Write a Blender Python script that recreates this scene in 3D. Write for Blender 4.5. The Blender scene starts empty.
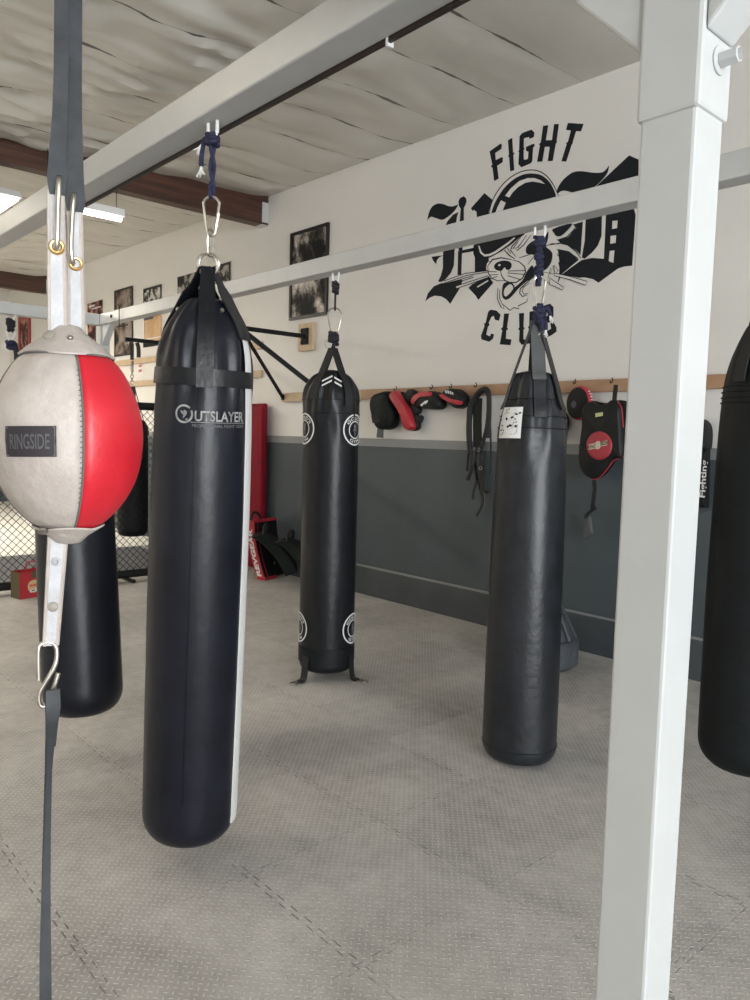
import bpy, bmesh, math, random
from mathutils import Vector, Matrix, noise
from mathutils.geometry import tessellate_polygon
random.seed(7)
PI = math.pi
C = bpy.context.scene.collection
sin, cos = math.sin, math.cos

# ---------------------------------------------------------------- camera model
CAM = Vector((0, 0, 1.55))
CR = Vector((0.6641083, 0.7471647, 0.0265523))
CU = Vector((-0.0786999, 0.0345455, 0.9962996))
CF = Vector((-0.7434827, 0.6637405, -0.0817437))
FPX = 764.58
WALL_Y = 4.955

def wall_point(px, py, y=WALL_Y):
    """a spot on the long wall measured in the photograph -> (X, Z) in metres on that wall"""
    d = CR*((px-375)/FPX) + CU*(-(py-500)/FPX) + CF
    t = (y-CAM.y)/d.y
    return CAM.x+d.x*t, CAM.z+d.z*t

# ---------------------------------------------------------------- object helpers
def link(o, parent=None):
    C.objects.link(o)
    if parent is not None: o.parent = parent
    return o

def thing(name, label, cat, loc=(0, 0, 0), rot=(0, 0, 0), group=None):
    o = bpy.data.objects.new(name, None); o.empty_display_size = .05
    C.objects.link(o); o.location = loc; o.rotation_euler = rot
    return tag(o, label, cat, group)

def tag(o, label, cat, group=None):
    o['label'] = label; o['category'] = cat
    if group: o['group'] = group
    return o

def obj(name, bm, mat, parent=None, smooth=True, label=None, angle=40, bevel=0):
    bmesh.ops.recalc_face_normals(bm, faces=bm.faces)
    me = bpy.data.meshes.new(name); bm.to_mesh(me); bm.free()
    mats = mat if isinstance(mat, (list, tuple)) else [mat]
    for m in mats: me.materials.append(m)
    if smooth:
        me.shade_smooth()
        try: me.set_sharp_from_angle(angle=math.radians(angle))
        except Exception: pass
    o = bpy.data.objects.new(name, me)
    if parent is not None:
        o.parent = parent
    C.objects.link(o)
    if bevel:
        b = o.modifiers.new('bevel', 'BEVEL'); b.width = bevel; b.segments = 2; b.limit_method = 'ANGLE'; b.angle_limit = math.radians(50)
    if label: o['label'] = label
    return o

def struct(name, bm, mat, smooth=False, bevel=0):
    o = obj(name, bm, mat, None, smooth, bevel=bevel); o['kind'] = 'structure'; return o

def BM(): return bmesh.new()

def box(bm, x0, x1, y0, y1, z0, z1, mi=0):
    v = [bm.verts.new((x, y, z)) for x in (x0, x1) for y in (y0, y1) for z in (z0, z1)]
    for f in ((0, 1, 3, 2), (4, 6, 7, 5), (0, 4, 5, 1), (2, 3, 7, 6), (0, 2, 6, 4), (1, 5, 7, 3)):
        fa = bm.faces.new([v[i] for i in f]); fa.material_index = mi
    return bm

def obox(bm, c, ax, ay, az):
    """oriented box: centre, three half-axis vectors"""
    c, ax, ay, az = map(Vector, (c, ax, ay, az))
    v = [bm.verts.new(c+ax*i+ay*j+az*k) for i in (-1, 1) for j in (-1, 1) for k in (-1, 1)]
    for f in ((0, 1, 3, 2), (4, 6, 7, 5), (0, 4, 5, 1), (2, 3, 7, 6), (0, 2, 6, 4), (1, 5, 7, 3)):
        bm.faces.new([v[i] for i in f])
    return bm

def frames(pts, closed=False):
    pts = [Vector(p) for p in pts]; n = len(pts); T = []
    for i in range(n):
        a = pts[(i-1) % n] if (closed or i > 0) else pts[i]
        b = pts[(i+1) % n] if (closed or i < n-1) else pts[i]
        t = (b-a); T.append(t.normalized() if t.length > 1e-9 else Vector((0, 0, 1)))
    up = Vector((0, 0, 1)) if abs(T[0].z) < .9 else Vector((1, 0, 0))
    N = []
    for i in range(n):
        if i == 0: u = up
        else: u = N[-1]
        u = u-T[i]*u.dot(T[i]); u.normalize(); N.append(u)
    return pts, T, N

def tube(bm, pts, r, seg=10, closed=False, cap=True):
    pts, T, N = frames(pts, closed); n = len(pts); rings = []
    for i in range(n):
        rr = r[i] if isinstance(r, (list, tuple)) else r
        B = T[i].cross(N[i])
        rings.append([bm.verts.new(pts[i]+N[i]*(rr*cos(2*PI*k/seg))+B*(rr*sin(2*PI*k/seg))) for k in range(seg)])
    for i in range(n if closed else n-1):
        a, b = rings[i], rings[(i+1) % n]
        for k in range(seg):
            bm.faces.new((a[k], a[(k+1) % seg], b[(k+1) % seg], b[k]))
    if cap and not closed:
        bm.faces.new(rings[0][::-1]); bm.faces.new(rings[-1])
    return bm

def smooth_path(pts, sub=6, closed=False):
    P = [Vector(p) for p in pts]; n = len(P); out = []
    for i in range(n if closed else n-1):
        p0 = P[(i-1) % n] if (closed or i > 0) else P[i]
        p1 = P[i]; p2 = P[(i+1) % n]
        p3 = P[(i+2) % n] if (closed or i+2 < n) else p2
        for k in range(sub):
            t = k/sub
            out.append(.5*((2*p1)+(p2-p0)*t+(2*p0-5*p1+4*p2-p3)*t*t+(3*p1-p0-3*p2+p3)*t*t*t))
    if not closed: out.append(P[-1])
    return out

def torus(bm, c, ax, ay, R, r, seg=28, ms=8):
    """ring round centre c in the plane of unit axes ax, ay"""
    c, ax, ay = Vector(c), Vector(ax).normalized(), Vector(ay).normalized()
    return tube(bm, [c+ax*(R*cos(2*PI*i/seg))+ay*(R*sin(2*PI*i/seg)) for i in range(seg)], r, ms, closed=True)

def lathe(bm, prof, seg=48, disp=None, a0=0, a1=2*PI, c=(0, 0, 0)):
    full = abs(a1-a0-2*PI) < 1e-6
    n = seg if full else seg+1; rings = []
    for (r, z) in prof:
        if r < 1e-6:
            rings.append([bm.verts.new((c[0], c[1], c[2]+z))]*n); continue
        ring = []
        for k in range(n):
            a = a0+(a1-a0)*k/seg
            rr = r+(disp(a, z, r) if disp else 0)
            ring.append(bm.verts.new((c[0]+rr*cos(a), c[1]+rr*sin(a), c[2]+z)))
        rings.append(ring)
    for i in range(len(prof)-1):
        for k in range(seg if full else n-1):
            q = [rings[i][k], rings[i][(k+1) % n], rings[i+1][(k+1) % n], rings[i+1][k]]
            u = []
            for v in q:
                if v not in u: u.append(v)
            if len(u) > 2:
                try: bm.faces.new(u)
                except ValueError: pass
    return bm

def ribbon(bm, pts, wdir, w, t, sub=0):
    """flat strap along pts; wdir = width direction (one vector or one per point), thickness t"""
    pts = [Vector(p) for p in pts]; n = len(pts); rings = []
    for i in range(n):
        a = pts[max(i-1, 0)]; b = pts[min(i+1, n-1)]
        T = (b-a).normalized()
        wd = Vector(wdir[i] if isinstance(wdir, list) else wdir); wd = (wd-T*wd.dot(T)).normalized()
        nn = T.cross(wd); ww = w[i] if isinstance(w, (list, tuple)) else w
        h = t/2
        rings.append([bm.verts.new(pts[i]+wd*(s*ww/2)+nn*(u*h)) for s, u in ((-1, -1), (-.96, -1.0), (.96, -1.0), (1, -1), (1, 1), (.96, 1), (-.96, 1), (-1, 1))])
    for i in range(n-1):
        for k in range(8):
            bm.faces.new((rings[i][k], rings[i][(k+1) % 8], rings[i+1][(k+1) % 8], rings[i+1][k]))
    bm.faces.new(rings[0][::-1]); bm.faces.new(rings[-1])
    return bm

def polyfill(bm, pts2, f, holes=()):
    """fill a 2-D polygon (with holes); f maps (u,v) -> Vector"""
    loops = [[Vector((p[0], p[1], 0)) for p in pts2]]+[[Vector((p[0], p[1], 0)) for p in h] for h in holes]
    tris = tessellate_polygon(loops)
    flat = [p for l in loops for p in l]
    vs = [bm.verts.new(f(p.x, p.y)) for p in flat]
    for t in tris:
        try: bm.faces.new([vs[i] for i in t])
        except ValueError: pass
    return bm

def curve2(pts, sub=5, closed=True):
    return [(p.x, p.y) for p in smooth_path([(p[0], p[1], 0) for p in pts], sub, closed)]

def stroke2(pts, w, closed=False):
    """outline polygon quads for a 2-D stroke; returns list of quads"""
    q = []; n = len(pts)
    P = [Vector((p[0], p[1])) for p in pts]
    L = []; R = []
    for i in range(n):
        a = P[(i-1) % n] if (closed or i > 0) else P[i]; b = P[(i+1) % n] if (closed or i < n-1) else P[i]
        t = b-a
        if t.length < 1e-9: t = Vector((1, 0))
        t.normalize(); nn = Vector((-t.y, t.x))
        tt = i/max(n-1, 1)
        ww = w if closed else w*(.45+.55*min(1, 4*min(tt, 1-tt)+.2))
        L.append(P[i]+nn*ww/2); R.append(P[i]-nn*ww/2)
    for i in range(n if closed else n-1):
        j = (i+1) % n
        q.append((L[i], L[j], R[j], R[i]))
    return q

def text_bm(s, size, f, width=None, bold=0.0, align='CENTER', spacing=1.0, sub=0):
    """letters of the built-in typeface as flat faces; f maps (u,v) in metres -> Vector; width squeezes to fit"""
    cu = bpy.data.curves.new('lettering', 'FONT'); cu.body = s; cu.size = size; cu.offset = bold*size; cu.align_x = align
    cu.space_character = spacing; cu.resolution_u = 3
    o = bpy.data.objects.new('lettering', cu); C.objects.link(o)
    dg = bpy.context.evaluated_depsgraph_get(); dg.update()
    me = bpy.data.meshes.new_from_object(o.evaluated_get(dg))
    bm = BM(); bm.from_mesh(me)
    bpy.data.objects.remove(o); bpy.data.meshes.remove(me); bpy.data.curves.remove(cu)
    if not bm.verts: return bm
    xs = [v.co.x for v in bm.verts]; ys = [v.co.y for v in bm.verts]
    cx = (min(xs)+max(xs))/2; cy = (min(ys)+max(ys))/2
    k = (width/(max(xs)-min(xs))) if width else 1
    ky = size/(max(ys)-min(ys)) if width else 1
    for v in bm.verts: v.co = f((v.co.x-cx)*k, (v.co.y-cy)*ky)
    return bm

# ---------------------------------------------------------------- materials
def nodes(name):
    m = bpy.data.materials.new(name); m.use_nodes = True
    nt = m.node_tree; b = nt.nodes['Principled BSDF']
    return m, nt, b

def N(nt, typ, **k):
    n = nt.nodes.new(typ)
    for a, v in k.items():
        if a == 'ins':
            for i, val in v.items(): n.inputs[i].default_value = val
        else: setattr(n, a, v)
    return n

def math_node(nt, op, a, b=None, clamp=False):
    n = N(nt, 'ShaderNodeMath', operation=op); n.use_clamp = clamp
    for i, x in enumerate((a, b)):
        if x is None: continue
        if isinstance(x, (int, float)): n.inputs[i].default_value = x
        else: nt.links.new(x, n.inputs[i])
    return n.outputs[0]

def mat(name, col, rough=.5, metal=0, var=0.0, vscale=6, bump=0.0, bscale=40, spec=.5, col2=None, detail=4, emis=None, estr=0, coat=0):
    m, nt, b = nodes(name)
    b.inputs['Base Color'].default_value = (*col, 1); b.inputs['Roughness'].default_value = rough
    b.inputs['Metallic'].default_value = metal; b.inputs['Specular IOR Level'].default_value = spec
    if coat: b.inputs['Coat Weight'].default_value = coat
    tc = N(nt, 'ShaderNodeTexCoord')
    if var or col2:
        nz = N(nt, 'ShaderNodeTexNoise', ins={'Scale': vscale, 'Detail': detail, 'Roughness': .6})
        nt.links.new(tc.outputs['Object'], nz.inputs['Vector'])
        rp = N(nt, 'ShaderNodeValToRGB')
        c2 = col2 if col2 else tuple(min(1, c*(1+var)) for c in col)
        c1 = col if col2 else tuple(c*(1-var) for c in col)
        rp.color_ramp.elements[0].position = .35; rp.color_ramp.elements[1].position = .68
        rp.color_ramp.elements[0].color = (*c1, 1); rp.color_ramp.elements[1].color = (*c2, 1)
        nt.links.new(nz.outputs['Fac'], rp.inputs[0]); nt.links.new(rp.outputs[0], b.inputs['Base Color'])
    if bump:
        nz = N(nt, 'ShaderNodeTexNoise', ins={'Scale': bscale, 'Detail': 3, 'Roughness': .55})
        nt.links.new(tc.outputs['Object'], nz.inputs['Vector'])
        bp = N(nt, 'ShaderNodeBump', ins={'Strength': bump, 'Distance': .01})
        nt.links.new(nz.outputs['Fac'], bp.inputs['Height']); nt.links.new(bp.outputs[0], b.inputs['Normal'])
    if emis:
        b.inputs['Emission Color'].default_value = (*emis, 1); b.inputs['Emission Strength'].default_value = estr
    return m

M_WALL = mat('white_wall_paint', (.72, .705, .68), .6, var=.025, vscale=.8, bump=.05, bscale=120)
M_GREY = mat('grey_wall_paint', (.066, .081, .091), .5, var=.10, vscale=1.5, bump=.06, bscale=60, spec=.35)
M_GREYL = mat('pale_grey_wall_paint', (.22, .23, .235), .5, var=.06, vscale=3)
M_CURB = mat('dark_grey_curb_paint', (.050, .060, .067), .5, var=.15, vscale=3, bump=.1, bscale=30)
M_STEEL = mat('light_grey_powder_coat', (.50, .512, .512), .33, var=.03, vscale=5, bump=.02, bscale=60)
M_WHITE = mat('white_paint', (.8, .8, .8), .4)
M_VINYL = mat('black_vinyl', (.007, .008, .0105), .37, var=.25, vscale=14, bump=.22, bscale=26, spec=.32)
M_VINYL_NAVY = mat('navy_black_vinyl', (.0055, .0065, .0125), .36, var=.3, vscale=9, bump=.16, bscale=18, spec=.33)
M_VINYL_GREY = mat('scuffed_charcoal_vinyl', (.011, .013, .017), .38, var=.35, vscale=10, bump=.2, bscale=26, spec=.42)
M_VINYL_MATTE = mat('matte_black_canvas', (.006, .008, .0095), .55, var=.2, vscale=10, bump=.2, bscale=30, spec=.22)
M_STRAP = mat('black_webbing', (.012, .0125, .0135), .55, bump=.3, bscale=200, spec=.4)
M_STRAPG = mat('grey_webbing', (.075, .08, .082), .6, bump=.3, bscale=200)
M_WHITEV = mat('white_vinyl', (.72, .72, .71), .4, var=.04, vscale=9)
M_PRINT = mat('grey_print', (.34, .34, .33), .6, col2=(.16, .16, .16), vscale=45)
M_PRINTD = mat('faded_grey_print', (.16, .16, .165), .6)
M_PRINTW = mat('white_print', (.72, .72, .72), .55)
M_ROPE = mat('navy_rope', (.018, .02, .055), .8, var=.5, vscale=90, bump=.6, bscale=140)
M_ROPEB = mat('black_cord', (.014, .014, .022), .8, bump=.5, bscale=150)
M_FRAY = mat('frayed_white_rope_end', (.75, .74, .72), .9, bump=.5, bscale=150)
M_METAL = mat('worn_steel', (.52, .49, .44), .3, metal=1, var=.2, vscale=30)
M_ZINC = mat('zinc_steel', (.36, .33, .30), .36, metal=1, var=.25, vscale=50)
M_BRASS = mat('brass', (.62, .40, .17), .32, metal=1)
M_DKST = mat('dark_brown_strip', (.035, .024, .020), .45)
M_BLACKM = mat('black_steel', (.009, .009, .010), .6, spec=.22)
M_LEATHERW = mat('worn_white_leather', (.36, .312, .280), .5, col2=(.47, .42, .385), vscale=10, bump=.4, bscale=42)
M_STRAPW = mat('white_strap_leather', (.36, .36, .37), .45, col2=(.46, .46, .475), vscale=18, bump=.2, bscale=60)
M_RED = mat('red_leather', (.46, .009, .020), .40, col2=(.53, .012, .025), vscale=8, bump=.16, bscale=34)
M_GREYP = mat('dark_grey_leather', (.035, .035, .037), .45, bump=.3, bscale=30)
M_SEAM = mat('grey_seam_piping', (.12, .11, .105), .7)
M_PATCH = mat('plum_black_label', (.021, .016, .021), .6, bump=.1, bscale=300)
M_PATCHT = mat('dull_grey_stitching', (.085, .085, .09), .6)
M_ELASTIC = mat('grey_rubber_band', (.025, .028, .032), .5, var=.3, vscale=14, bump=.2, bscale=20, spec=.3)
M_WOOD = mat('pine_board', (.50, .37, .24), .55, col2=(.58, .45, .31), vscale=7, bump=.08)
M_WOOD2 = mat('oak_board', (.36, .21, .125), .5, col2=(.44, .27, .16), vscale=7, bump=.08)
M_BRED = mat('red_pad_vinyl', (.42, .022, .035), .42, bump=.1, bscale=40)
M_DRED = mat('dark_red_mat_vinyl', (.21, .007, .017), .6, var=.12, vscale=6, bump=.1, bscale=30, spec=.15)
M_BPAD = mat('black_pad_vinyl', (.0085, .0095, .0095), .55, bump=.15, bscale=50, spec=.28)
M_BPADG = mat('black_green_pad_vinyl', (.007, .0105, .0095), .6, bump=.15, bscale=50, spec=.2)
M_MURAL = mat('black_wall_paint', (.0105, .0125, .0165), .7, spec=.25)
M_TUBE = mat('lit_fluorescent_tube', (1, 1, 1), .4, emis=(1, .95, .86), estr=14)
M_LENS = mat('lit_diffuser', (1, 1, 1), .4, emis=(1, .97, .92), estr=5)
M_PAPERR = mat('red_paper', (.40, .022, .03), .6)
M_OLIVE = mat('olive_paper', (.10, .085, .04), .7)
M_TAN = mat('tan_sticker', (.62, .42, .22), .6)
M_REDINK = mat('red_ink', (.55, .05, .06), .6)
M_PAPER = mat('white_paper', (.75, .75, .74), .6)
M_CANVAS = mat('white_mat_canvas', (.80, .79, .75), .6, var=.03, vscale=2)
M_MATG = mat('grey_mat_vinyl', (.10, .105, .12), .5, var=.1, vscale=4)
M_FRAMEB = mat('black_picture_frame', (.012, .012, .012), .4)
M_FRAMER = mat('red_picture_frame', (.30, .02, .018), .4)
M_DIRTPRINT = mat('pale_tan_plate', (.55, .48, .36), .6)
M_DULL = mat('dull_tan_rivet', (.26, .235, .20), .5)
M_YEL = mat('yellow_tag', (.50, .50, .25), .6)
M_REDDISC = mat('dull_red_print', (.34, .03, .045), .5)
M_BUMPED = mat('grey_plastic_base', (.055, .062, .07), .5, var=.15, vscale=8)

def photo_mat(name, cols, scale, seed, dist=.35):
    """blotchy print of a picture: several tones in soft cells"""
    m, nt, b = nodes(name); tc = N(nt, 'ShaderNodeTexCoord')
    mp = N(nt, 'ShaderNodeMapping'); mp.inputs['Location'].default_value = (seed, seed*.7, seed*1.3)
    nt.links.new(tc.outputs['Object'], mp.inputs['Vector'])
    nz = N(nt, 'ShaderNodeTexNoise', ins={'Scale': scale, 'Detail': 5, 'Roughness': .6, 'Distortion': dist})
    nt.links.new(mp.outputs[0], nz.inputs['Vector'])
    rp = N(nt, 'ShaderNodeValToRGB'); el = rp.color_ramp.elements
    k = len(cols)
    for i, c in enumerate(cols):
        p = .40+.22*i/(k-1)
        e = el[i] if i < 2 else el.new(p)
        e.position = p; e.color = (*c, 1)
    nt.links.new(nz.outputs['Fac'], rp.inputs[0]); nt.links.new(rp.outputs[0], b.inputs['Base Color'])
    b.inputs['Roughness'].default_value = .6; b.inputs['Specular IOR Level'].default_value = .2
    return m

# foam floor mats: interlocking 60 cm tiles with a raised dash tread
def floor_material():
    m, nt, b = nodes('grey_foam_floor_mats'); L = nt.links.new
    geo = N(nt, 'ShaderNodeNewGeometry'); sx = N(nt, 'ShaderNodeSeparateXYZ'); L(geo.outputs['Position'], sx.inputs[0])
    x, y = sx.outputs[0], sx.outputs[1]
    P = .6025
    wob = N(nt, 'ShaderNodeTexNoise', ins={'Scale': 3, 'Detail': 2}); L(geo.outputs['Position'], wob.inputs['Vector'])
    wb = math_node(nt, 'MULTIPLY', math_node(nt, 'SUBTRACT', wob.outputs['Fac'], .5), .012)
    def seam(a, a0, other):
        sq = math_node(nt, 'SUBTRACT', math_node(nt, 'MULTIPLY', math_node(nt, 'GREATER_THAN', math_node(nt, 'FRACT', math_node(nt, 'DIVIDE', other, .0753)), .5), 2), 1)
        t = math_node(nt, 'ADD', math_node(nt, 'SUBTRACT', a, a0), math_node(nt, 'ADD', math_node(nt, 'MULTIPLY', sq, .011), wb))
        fr = math_node(nt, 'FRACT', math_node(nt, 'ADD', math_node(nt, 'DIVIDE', t, P), 100.5))
        d = math_node(nt, 'MULTIPLY', math_node(nt, 'ABSOLUTE', math_node(nt, 'SUBTRACT', fr, .5)), P)
        return math_node(nt, 'SUBTRACT', 1, math_node(nt, 'DIVIDE', d, .0033), True)
    s1 = seam(x, -2.125*1.0333, y); s2 = seam(y, 1.367*1.0333, x)
    brk = N(nt, 'ShaderNodeTexNoise', ins={'Scale': 2.2, 'Detail': 3}); L(geo.outputs['Position'], brk.inputs['Vector'])
    bk = math_node(nt, 'MULTIPLY', math_node(nt, 'SUBTRACT', brk.outputs['Fac'], .36), 5, True)
    s1w = math_node(nt, 'MULTIPLY', s1, math_node(nt, 'MULTIPLY', bk, .7)); s2w = math_node(nt, 'MULTIPLY', s2, bk)
    seamf = math_node(nt, 'MAXIMUM', s1w, s2w)
    # tread dashes
    cs = .0215
    u = math_node(nt, 'DIVIDE', math_node(nt, 'ADD', x, y), cs*1.4142); v = math_node(nt, 'DIVIDE', math_node(nt, 'SUBTRACT', y, x), cs*1.4142)
    fu = math_node(nt, 'SUBTRACT', math_node(nt, 'FRACT', u), .5); fv = math_node(nt, 'SUBTRACT', math_node(nt, 'FRACT', v), .5)
    par = math_node(nt, 'MODULO', math_node(nt, 'ADD', math_node(nt, 'ADD', math_node(nt, 'FLOOR', u), math_node(nt, 'FLOOR', v)), 1000), 2)
    def ell(a, c):
        return math_node(nt, 'SUBTRACT', 1, math_node(nt, 'ADD', math_node(nt, 'POWER', math_node(nt, 'ABSOLUTE', math_node(nt, 'DIVIDE', a, .47)), 2), math_node(nt, 'POWER', math_node(nt, 'ABSOLUTE', math_node(nt, 'DIVIDE', c, .17)), 2)), True)
    e1, e2 = ell(fu, fv), ell(fv, fu)
    mx = N(nt, 'ShaderNodeMix', data_type='FLOAT'); L(par, mx.inputs[0]); L(e1, mx.inputs[2]); L(e2, mx.inputs[3])
    tread = mx.outputs[0]
    big = N(nt, 'ShaderNodeTexNoise', ins={'Scale': 1.3, 'Detail': 5, 'Roughness': .6, 'Distortion': .6}); L(geo.outputs['Position'], big.inputs['Vector'])
    fine = N(nt, 'ShaderNodeTexNoise', ins={'Scale': 14, 'Detail': 4, 'Roughness': .65}); L(geo.outputs['Position'], fine.inputs['Vector'])
    f = math_node(nt, 'ADD', math_node(nt, 'MULTIPLY', big.outputs['Fac'], .65), math_node(nt, 'MULTIPLY', fine.outputs['Fac'], .35))
    # every mat has its own tone
    tx = math_node(nt, 'FLOOR', math_node(nt, 'DIVIDE', math_node(nt, 'ADD', x, 2.1957), P)); ty = math_node(nt, 'FLOOR', math_node(nt, 'DIVIDE', math_node(nt, 'SUBTRACT', y, 1.4125), P))
    cb = N(nt, 'ShaderNodeCombineXYZ'); L(tx, cb.inputs[0]); L(ty, cb.inputs[1])
    wn = N(nt, 'ShaderNodeTexWhiteNoise', noise_dimensions='2D'); L(cb.outputs[0], wn.inputs['Vector'])
    f = math_node(nt, 'ADD', f, math_node(nt, 'MULTIPLY', math_node(nt, 'SUBTRACT', wn.outputs['Value'], .5), .10))
    rp = N(nt, 'ShaderNodeValToRGB'); el = rp.color_ramp.elements
    el[0].position = .33; el[0].color = (.305, .292, .277, 1); el[1].position = .68; el[1].color = (.60, .58, .555, 1)
    L(f, rp.inputs[0])
    mt = N(nt, 'ShaderNodeMix', data_type='RGBA'); mt.blend_type = 'MIX'
    L(math_node(nt, 'MULTIPLY', tread, .60), mt.inputs[0]); L(rp.outputs[0], mt.inputs[6]); mt.inputs[7].default_value = (.78, .77, .75, 1)
    ms = N(nt, 'ShaderNodeMix', data_type='RGBA'); L(math_node(nt, 'MULTIPLY', seamf, .75), ms.inputs[0]); L(mt.outputs[2], ms.inputs[6]); ms.inputs[7].default_value = (.05, .047, .043, 1)
    L(ms.outputs[2], b.inputs['Base Color'])
    b.inputs['Roughness'].default_value = .55; b.inputs['Specular IOR Level'].default_value = .4
    h = math_node(nt, 'SUBTRACT', tread, math_node(nt, 'MULTIPLY', seamf, 1.5))
    bp = N(nt, 'ShaderNodeBump', ins={'Strength': .8, 'Distance': .003}); L(h, bp.inputs['Height']); L(bp.outputs[0], b.inputs['Normal'])
    return m

def ceiling_material():
    m, nt, b = nodes('white_insulation_facing'); L = nt.links.new
    geo = N(nt, 'ShaderNodeNewGeometry'); sx = N(nt, 'ShaderNodeSeparateXYZ'); L(geo.outputs['Position'], sx.inputs[0])
    nz = N(nt, 'ShaderNodeTexNoise', ins={'Scale': 1.4, 'Detail': 3}); L(geo.outputs['Position'], nz.inputs['Vector'])
    off = math_node(nt, 'MULTIPLY', math_node(nt, 'SUBTRACT', nz.outputs['Fac'], .5), .05)
    fr = math_node(nt, 'FRACT', math_node(nt, 'ADD', math_node(nt, 'DIVIDE', math_node(nt, 'ADD', math_node(nt, 'ADD', sx.outputs[0], 3.386), off), .5955), 100.5))
    d = math_node(nt, 'MULTIPLY', math_node(nt, 'ABSOLUTE', math_node(nt, 'SUBTRACT', fr, .5)), .5955)
    n2 = N(nt, 'ShaderNodeTexNoise', ins={'Scale': 3.3, 'Detail': 2}); L(geo.outputs['Position'], n2.inputs['Vector'])
    wid = math_node(nt, 'MULTIPLY', math_node(nt, 'SUBTRACT', n2.outputs['Fac'], .44), .075, True)
    gap = math_node(nt, 'LESS_THAN', d, wid)
    line = math_node(nt, 'MULTIPLY', math_node(nt, 'SUBTRACT', 1, math_node(nt, 'DIVIDE', d, .006), True), .45)
    fac = math_node(nt, 'MAXIMUM', math_node(nt, 'MULTIPLY', gap, .9), line)
    mx = N(nt, 'ShaderNodeMix', data_type='RGBA'); L(fac, mx.inputs[0])
    rp = N(nt, 'ShaderNodeValToRGB'); rp.color_ramp.elements[0].color = (.50, .485, .44, 1); rp.color_ramp.elements[1].color = (.60, .585, .54, 1)
    L(nz.outputs['Fac'], rp.inputs[0]); L(rp.outputs[0], mx.inputs[6]); mx.inputs[7].default_value = (.03, .028, .025, 1)
    L(mx.outputs[2], b.inputs['Base Color']); b.inputs['Roughness'].default_value = .38; b.inputs['Specular IOR Level'].default_value = .6
    return m

def wood_beam_material():
    m, nt, b = nodes('dark_stained_glulam'); L = nt.links.new
    tc = N(nt, 'ShaderNodeTexCoord'); mp = N(nt, 'ShaderNodeMapping'); mp.inputs['Scale'].default_value = (9, .5, 9); L(tc.outputs['Object'], mp.inputs[0])
    nz = N(nt, 'ShaderNodeTexNoise', ins={'Scale': 2.5, 'Detail': 5}); L(mp.outputs[0], nz.inputs['Vector'])
    sx = N(nt, 'ShaderNodeSeparateXYZ'); L(tc.outputs['Object'], sx.inputs[0])
    lam = math_node(nt, 'LESS_THAN', math_node(nt, 'FRACT', math_node(nt, 'DIVIDE', sx.outputs[2], .038)), .08)
    rp = N(nt, 'ShaderNodeValToRGB'); rp.color_ramp.elements[0].color = (.030, .012, .008, 1); rp.color_ramp.elements[1].color = (.105, .040, .021, 1)
    rp.color_ramp.elements[0].position = .3; rp.color_ramp.elements[1].position = .75
    L(nz.outputs['Fac'], rp.inputs[0])
    mx = N(nt, 'ShaderNodeMix', data_type='RGBA'); L(math_node(nt, 'MULTIPLY', lam, .5), mx.inputs[0]); L(rp.outputs[0], mx.inputs[6]); mx.inputs[7].default_value = (.015, .008, .005, 1)
    L(mx.outputs[2], b.inputs['Base Color']); b.inputs['Roughness'].default_value = .5
    return m

M_FLOOR = floor_material(); M_CEIL = ceiling_material(); M_GLULAM = wood_beam_material()

# ================================================================= THE ROOM
X0, X1, Y0, Y1 = -17.0, 8.5, -6.5, WALL_Y
struct('floor', box(BM(), X0-.1, X1+3, Y0-.1, Y1+.1, -.1, 0), M_FLOOR)
def zc(x): return 4.085*1.0333-1.55*.0333+.0116*(-3.36-x)     # the roof climbs a little to the far end
def ceiling_mesh():
    bm = BM(); nx, ny = 520, 120
    grid = []
    for i in range(nx+1):
        row = []
        x = X0+(X1+.1-X0)*i/nx
        s = ((x+3.386)/.5955) % 1.0
        for j in range(ny+1):
            y = Y0+(Y1+.1-Y0)*j/ny
            pill = .030*(sin(PI*s)**.7)                      # facing sags between the purlins
            far = max(0.25, min(1, (4.6-y)/2.2))             # loose in the middle of the hall, taut at the wall
            n1 = noise.noise(Vector((x*1.1, y*.55, 3)))*.05
            lf = min(1, max(.35, (-2.6-x)/2.0)); n2 = (1-abs(noise.noise(Vector((x*4.2+y*.6, y*1.1, 9)))))*.088*lf+(1-abs(noise.noise(Vector((x*2.3-y*.9, y*1.6, 4)))))*.052*lf
            n3 = noise.noise(Vector((x*11, y*2.4, 5)))*.010
            edge = min(1, (Y1-y)/.25) if y < Y1 else 0
            row.append(bm.verts.new((x, y, zc(x)-(pill*.7+(n1+n2+n3)*far*1.15)*edge+.012)))
        grid.append(row)
    for i in range(nx):
        for j in range(ny):
            bm.faces.new((grid[i][j], grid[i][j+1], grid[i+1][j+1], grid[i+1][j]))
    return bm
ce = struct('ceiling', ceiling_mesh(), M_CEIL, smooth=True)
struct('ceiling_deck', box(BM(), X0-.1, X1+.2, Y0-.1, Y1+.2, 4.62, 4.7), M_WHITE)
struct('wall_right', box(BM(), X0, X1+.1, Y1, Y1+.12, 0, 4.6), M_WALL)
struct('wall_end', box(BM(), X0-.12, X0, Y0, Y1+.12, 0, 4.6), M_WALL)
struct('wall_left', box(BM(), X0, X1+.1, Y0-.12, Y0, 0, 4.6), M_WALL)
bm = BM()                                                    # the street end with its big roll-up door standing open
box(bm, X1, X1+.12, Y0, -4.15, 0, 4.6); box(bm, X1, X1+.12, 2.15, Y1, 0, 4.6); box(bm, X1, X1+.12, -4.15, 2.15, 3.48, 4.6)
struct('wall_front', bm, M_WALL)
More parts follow.
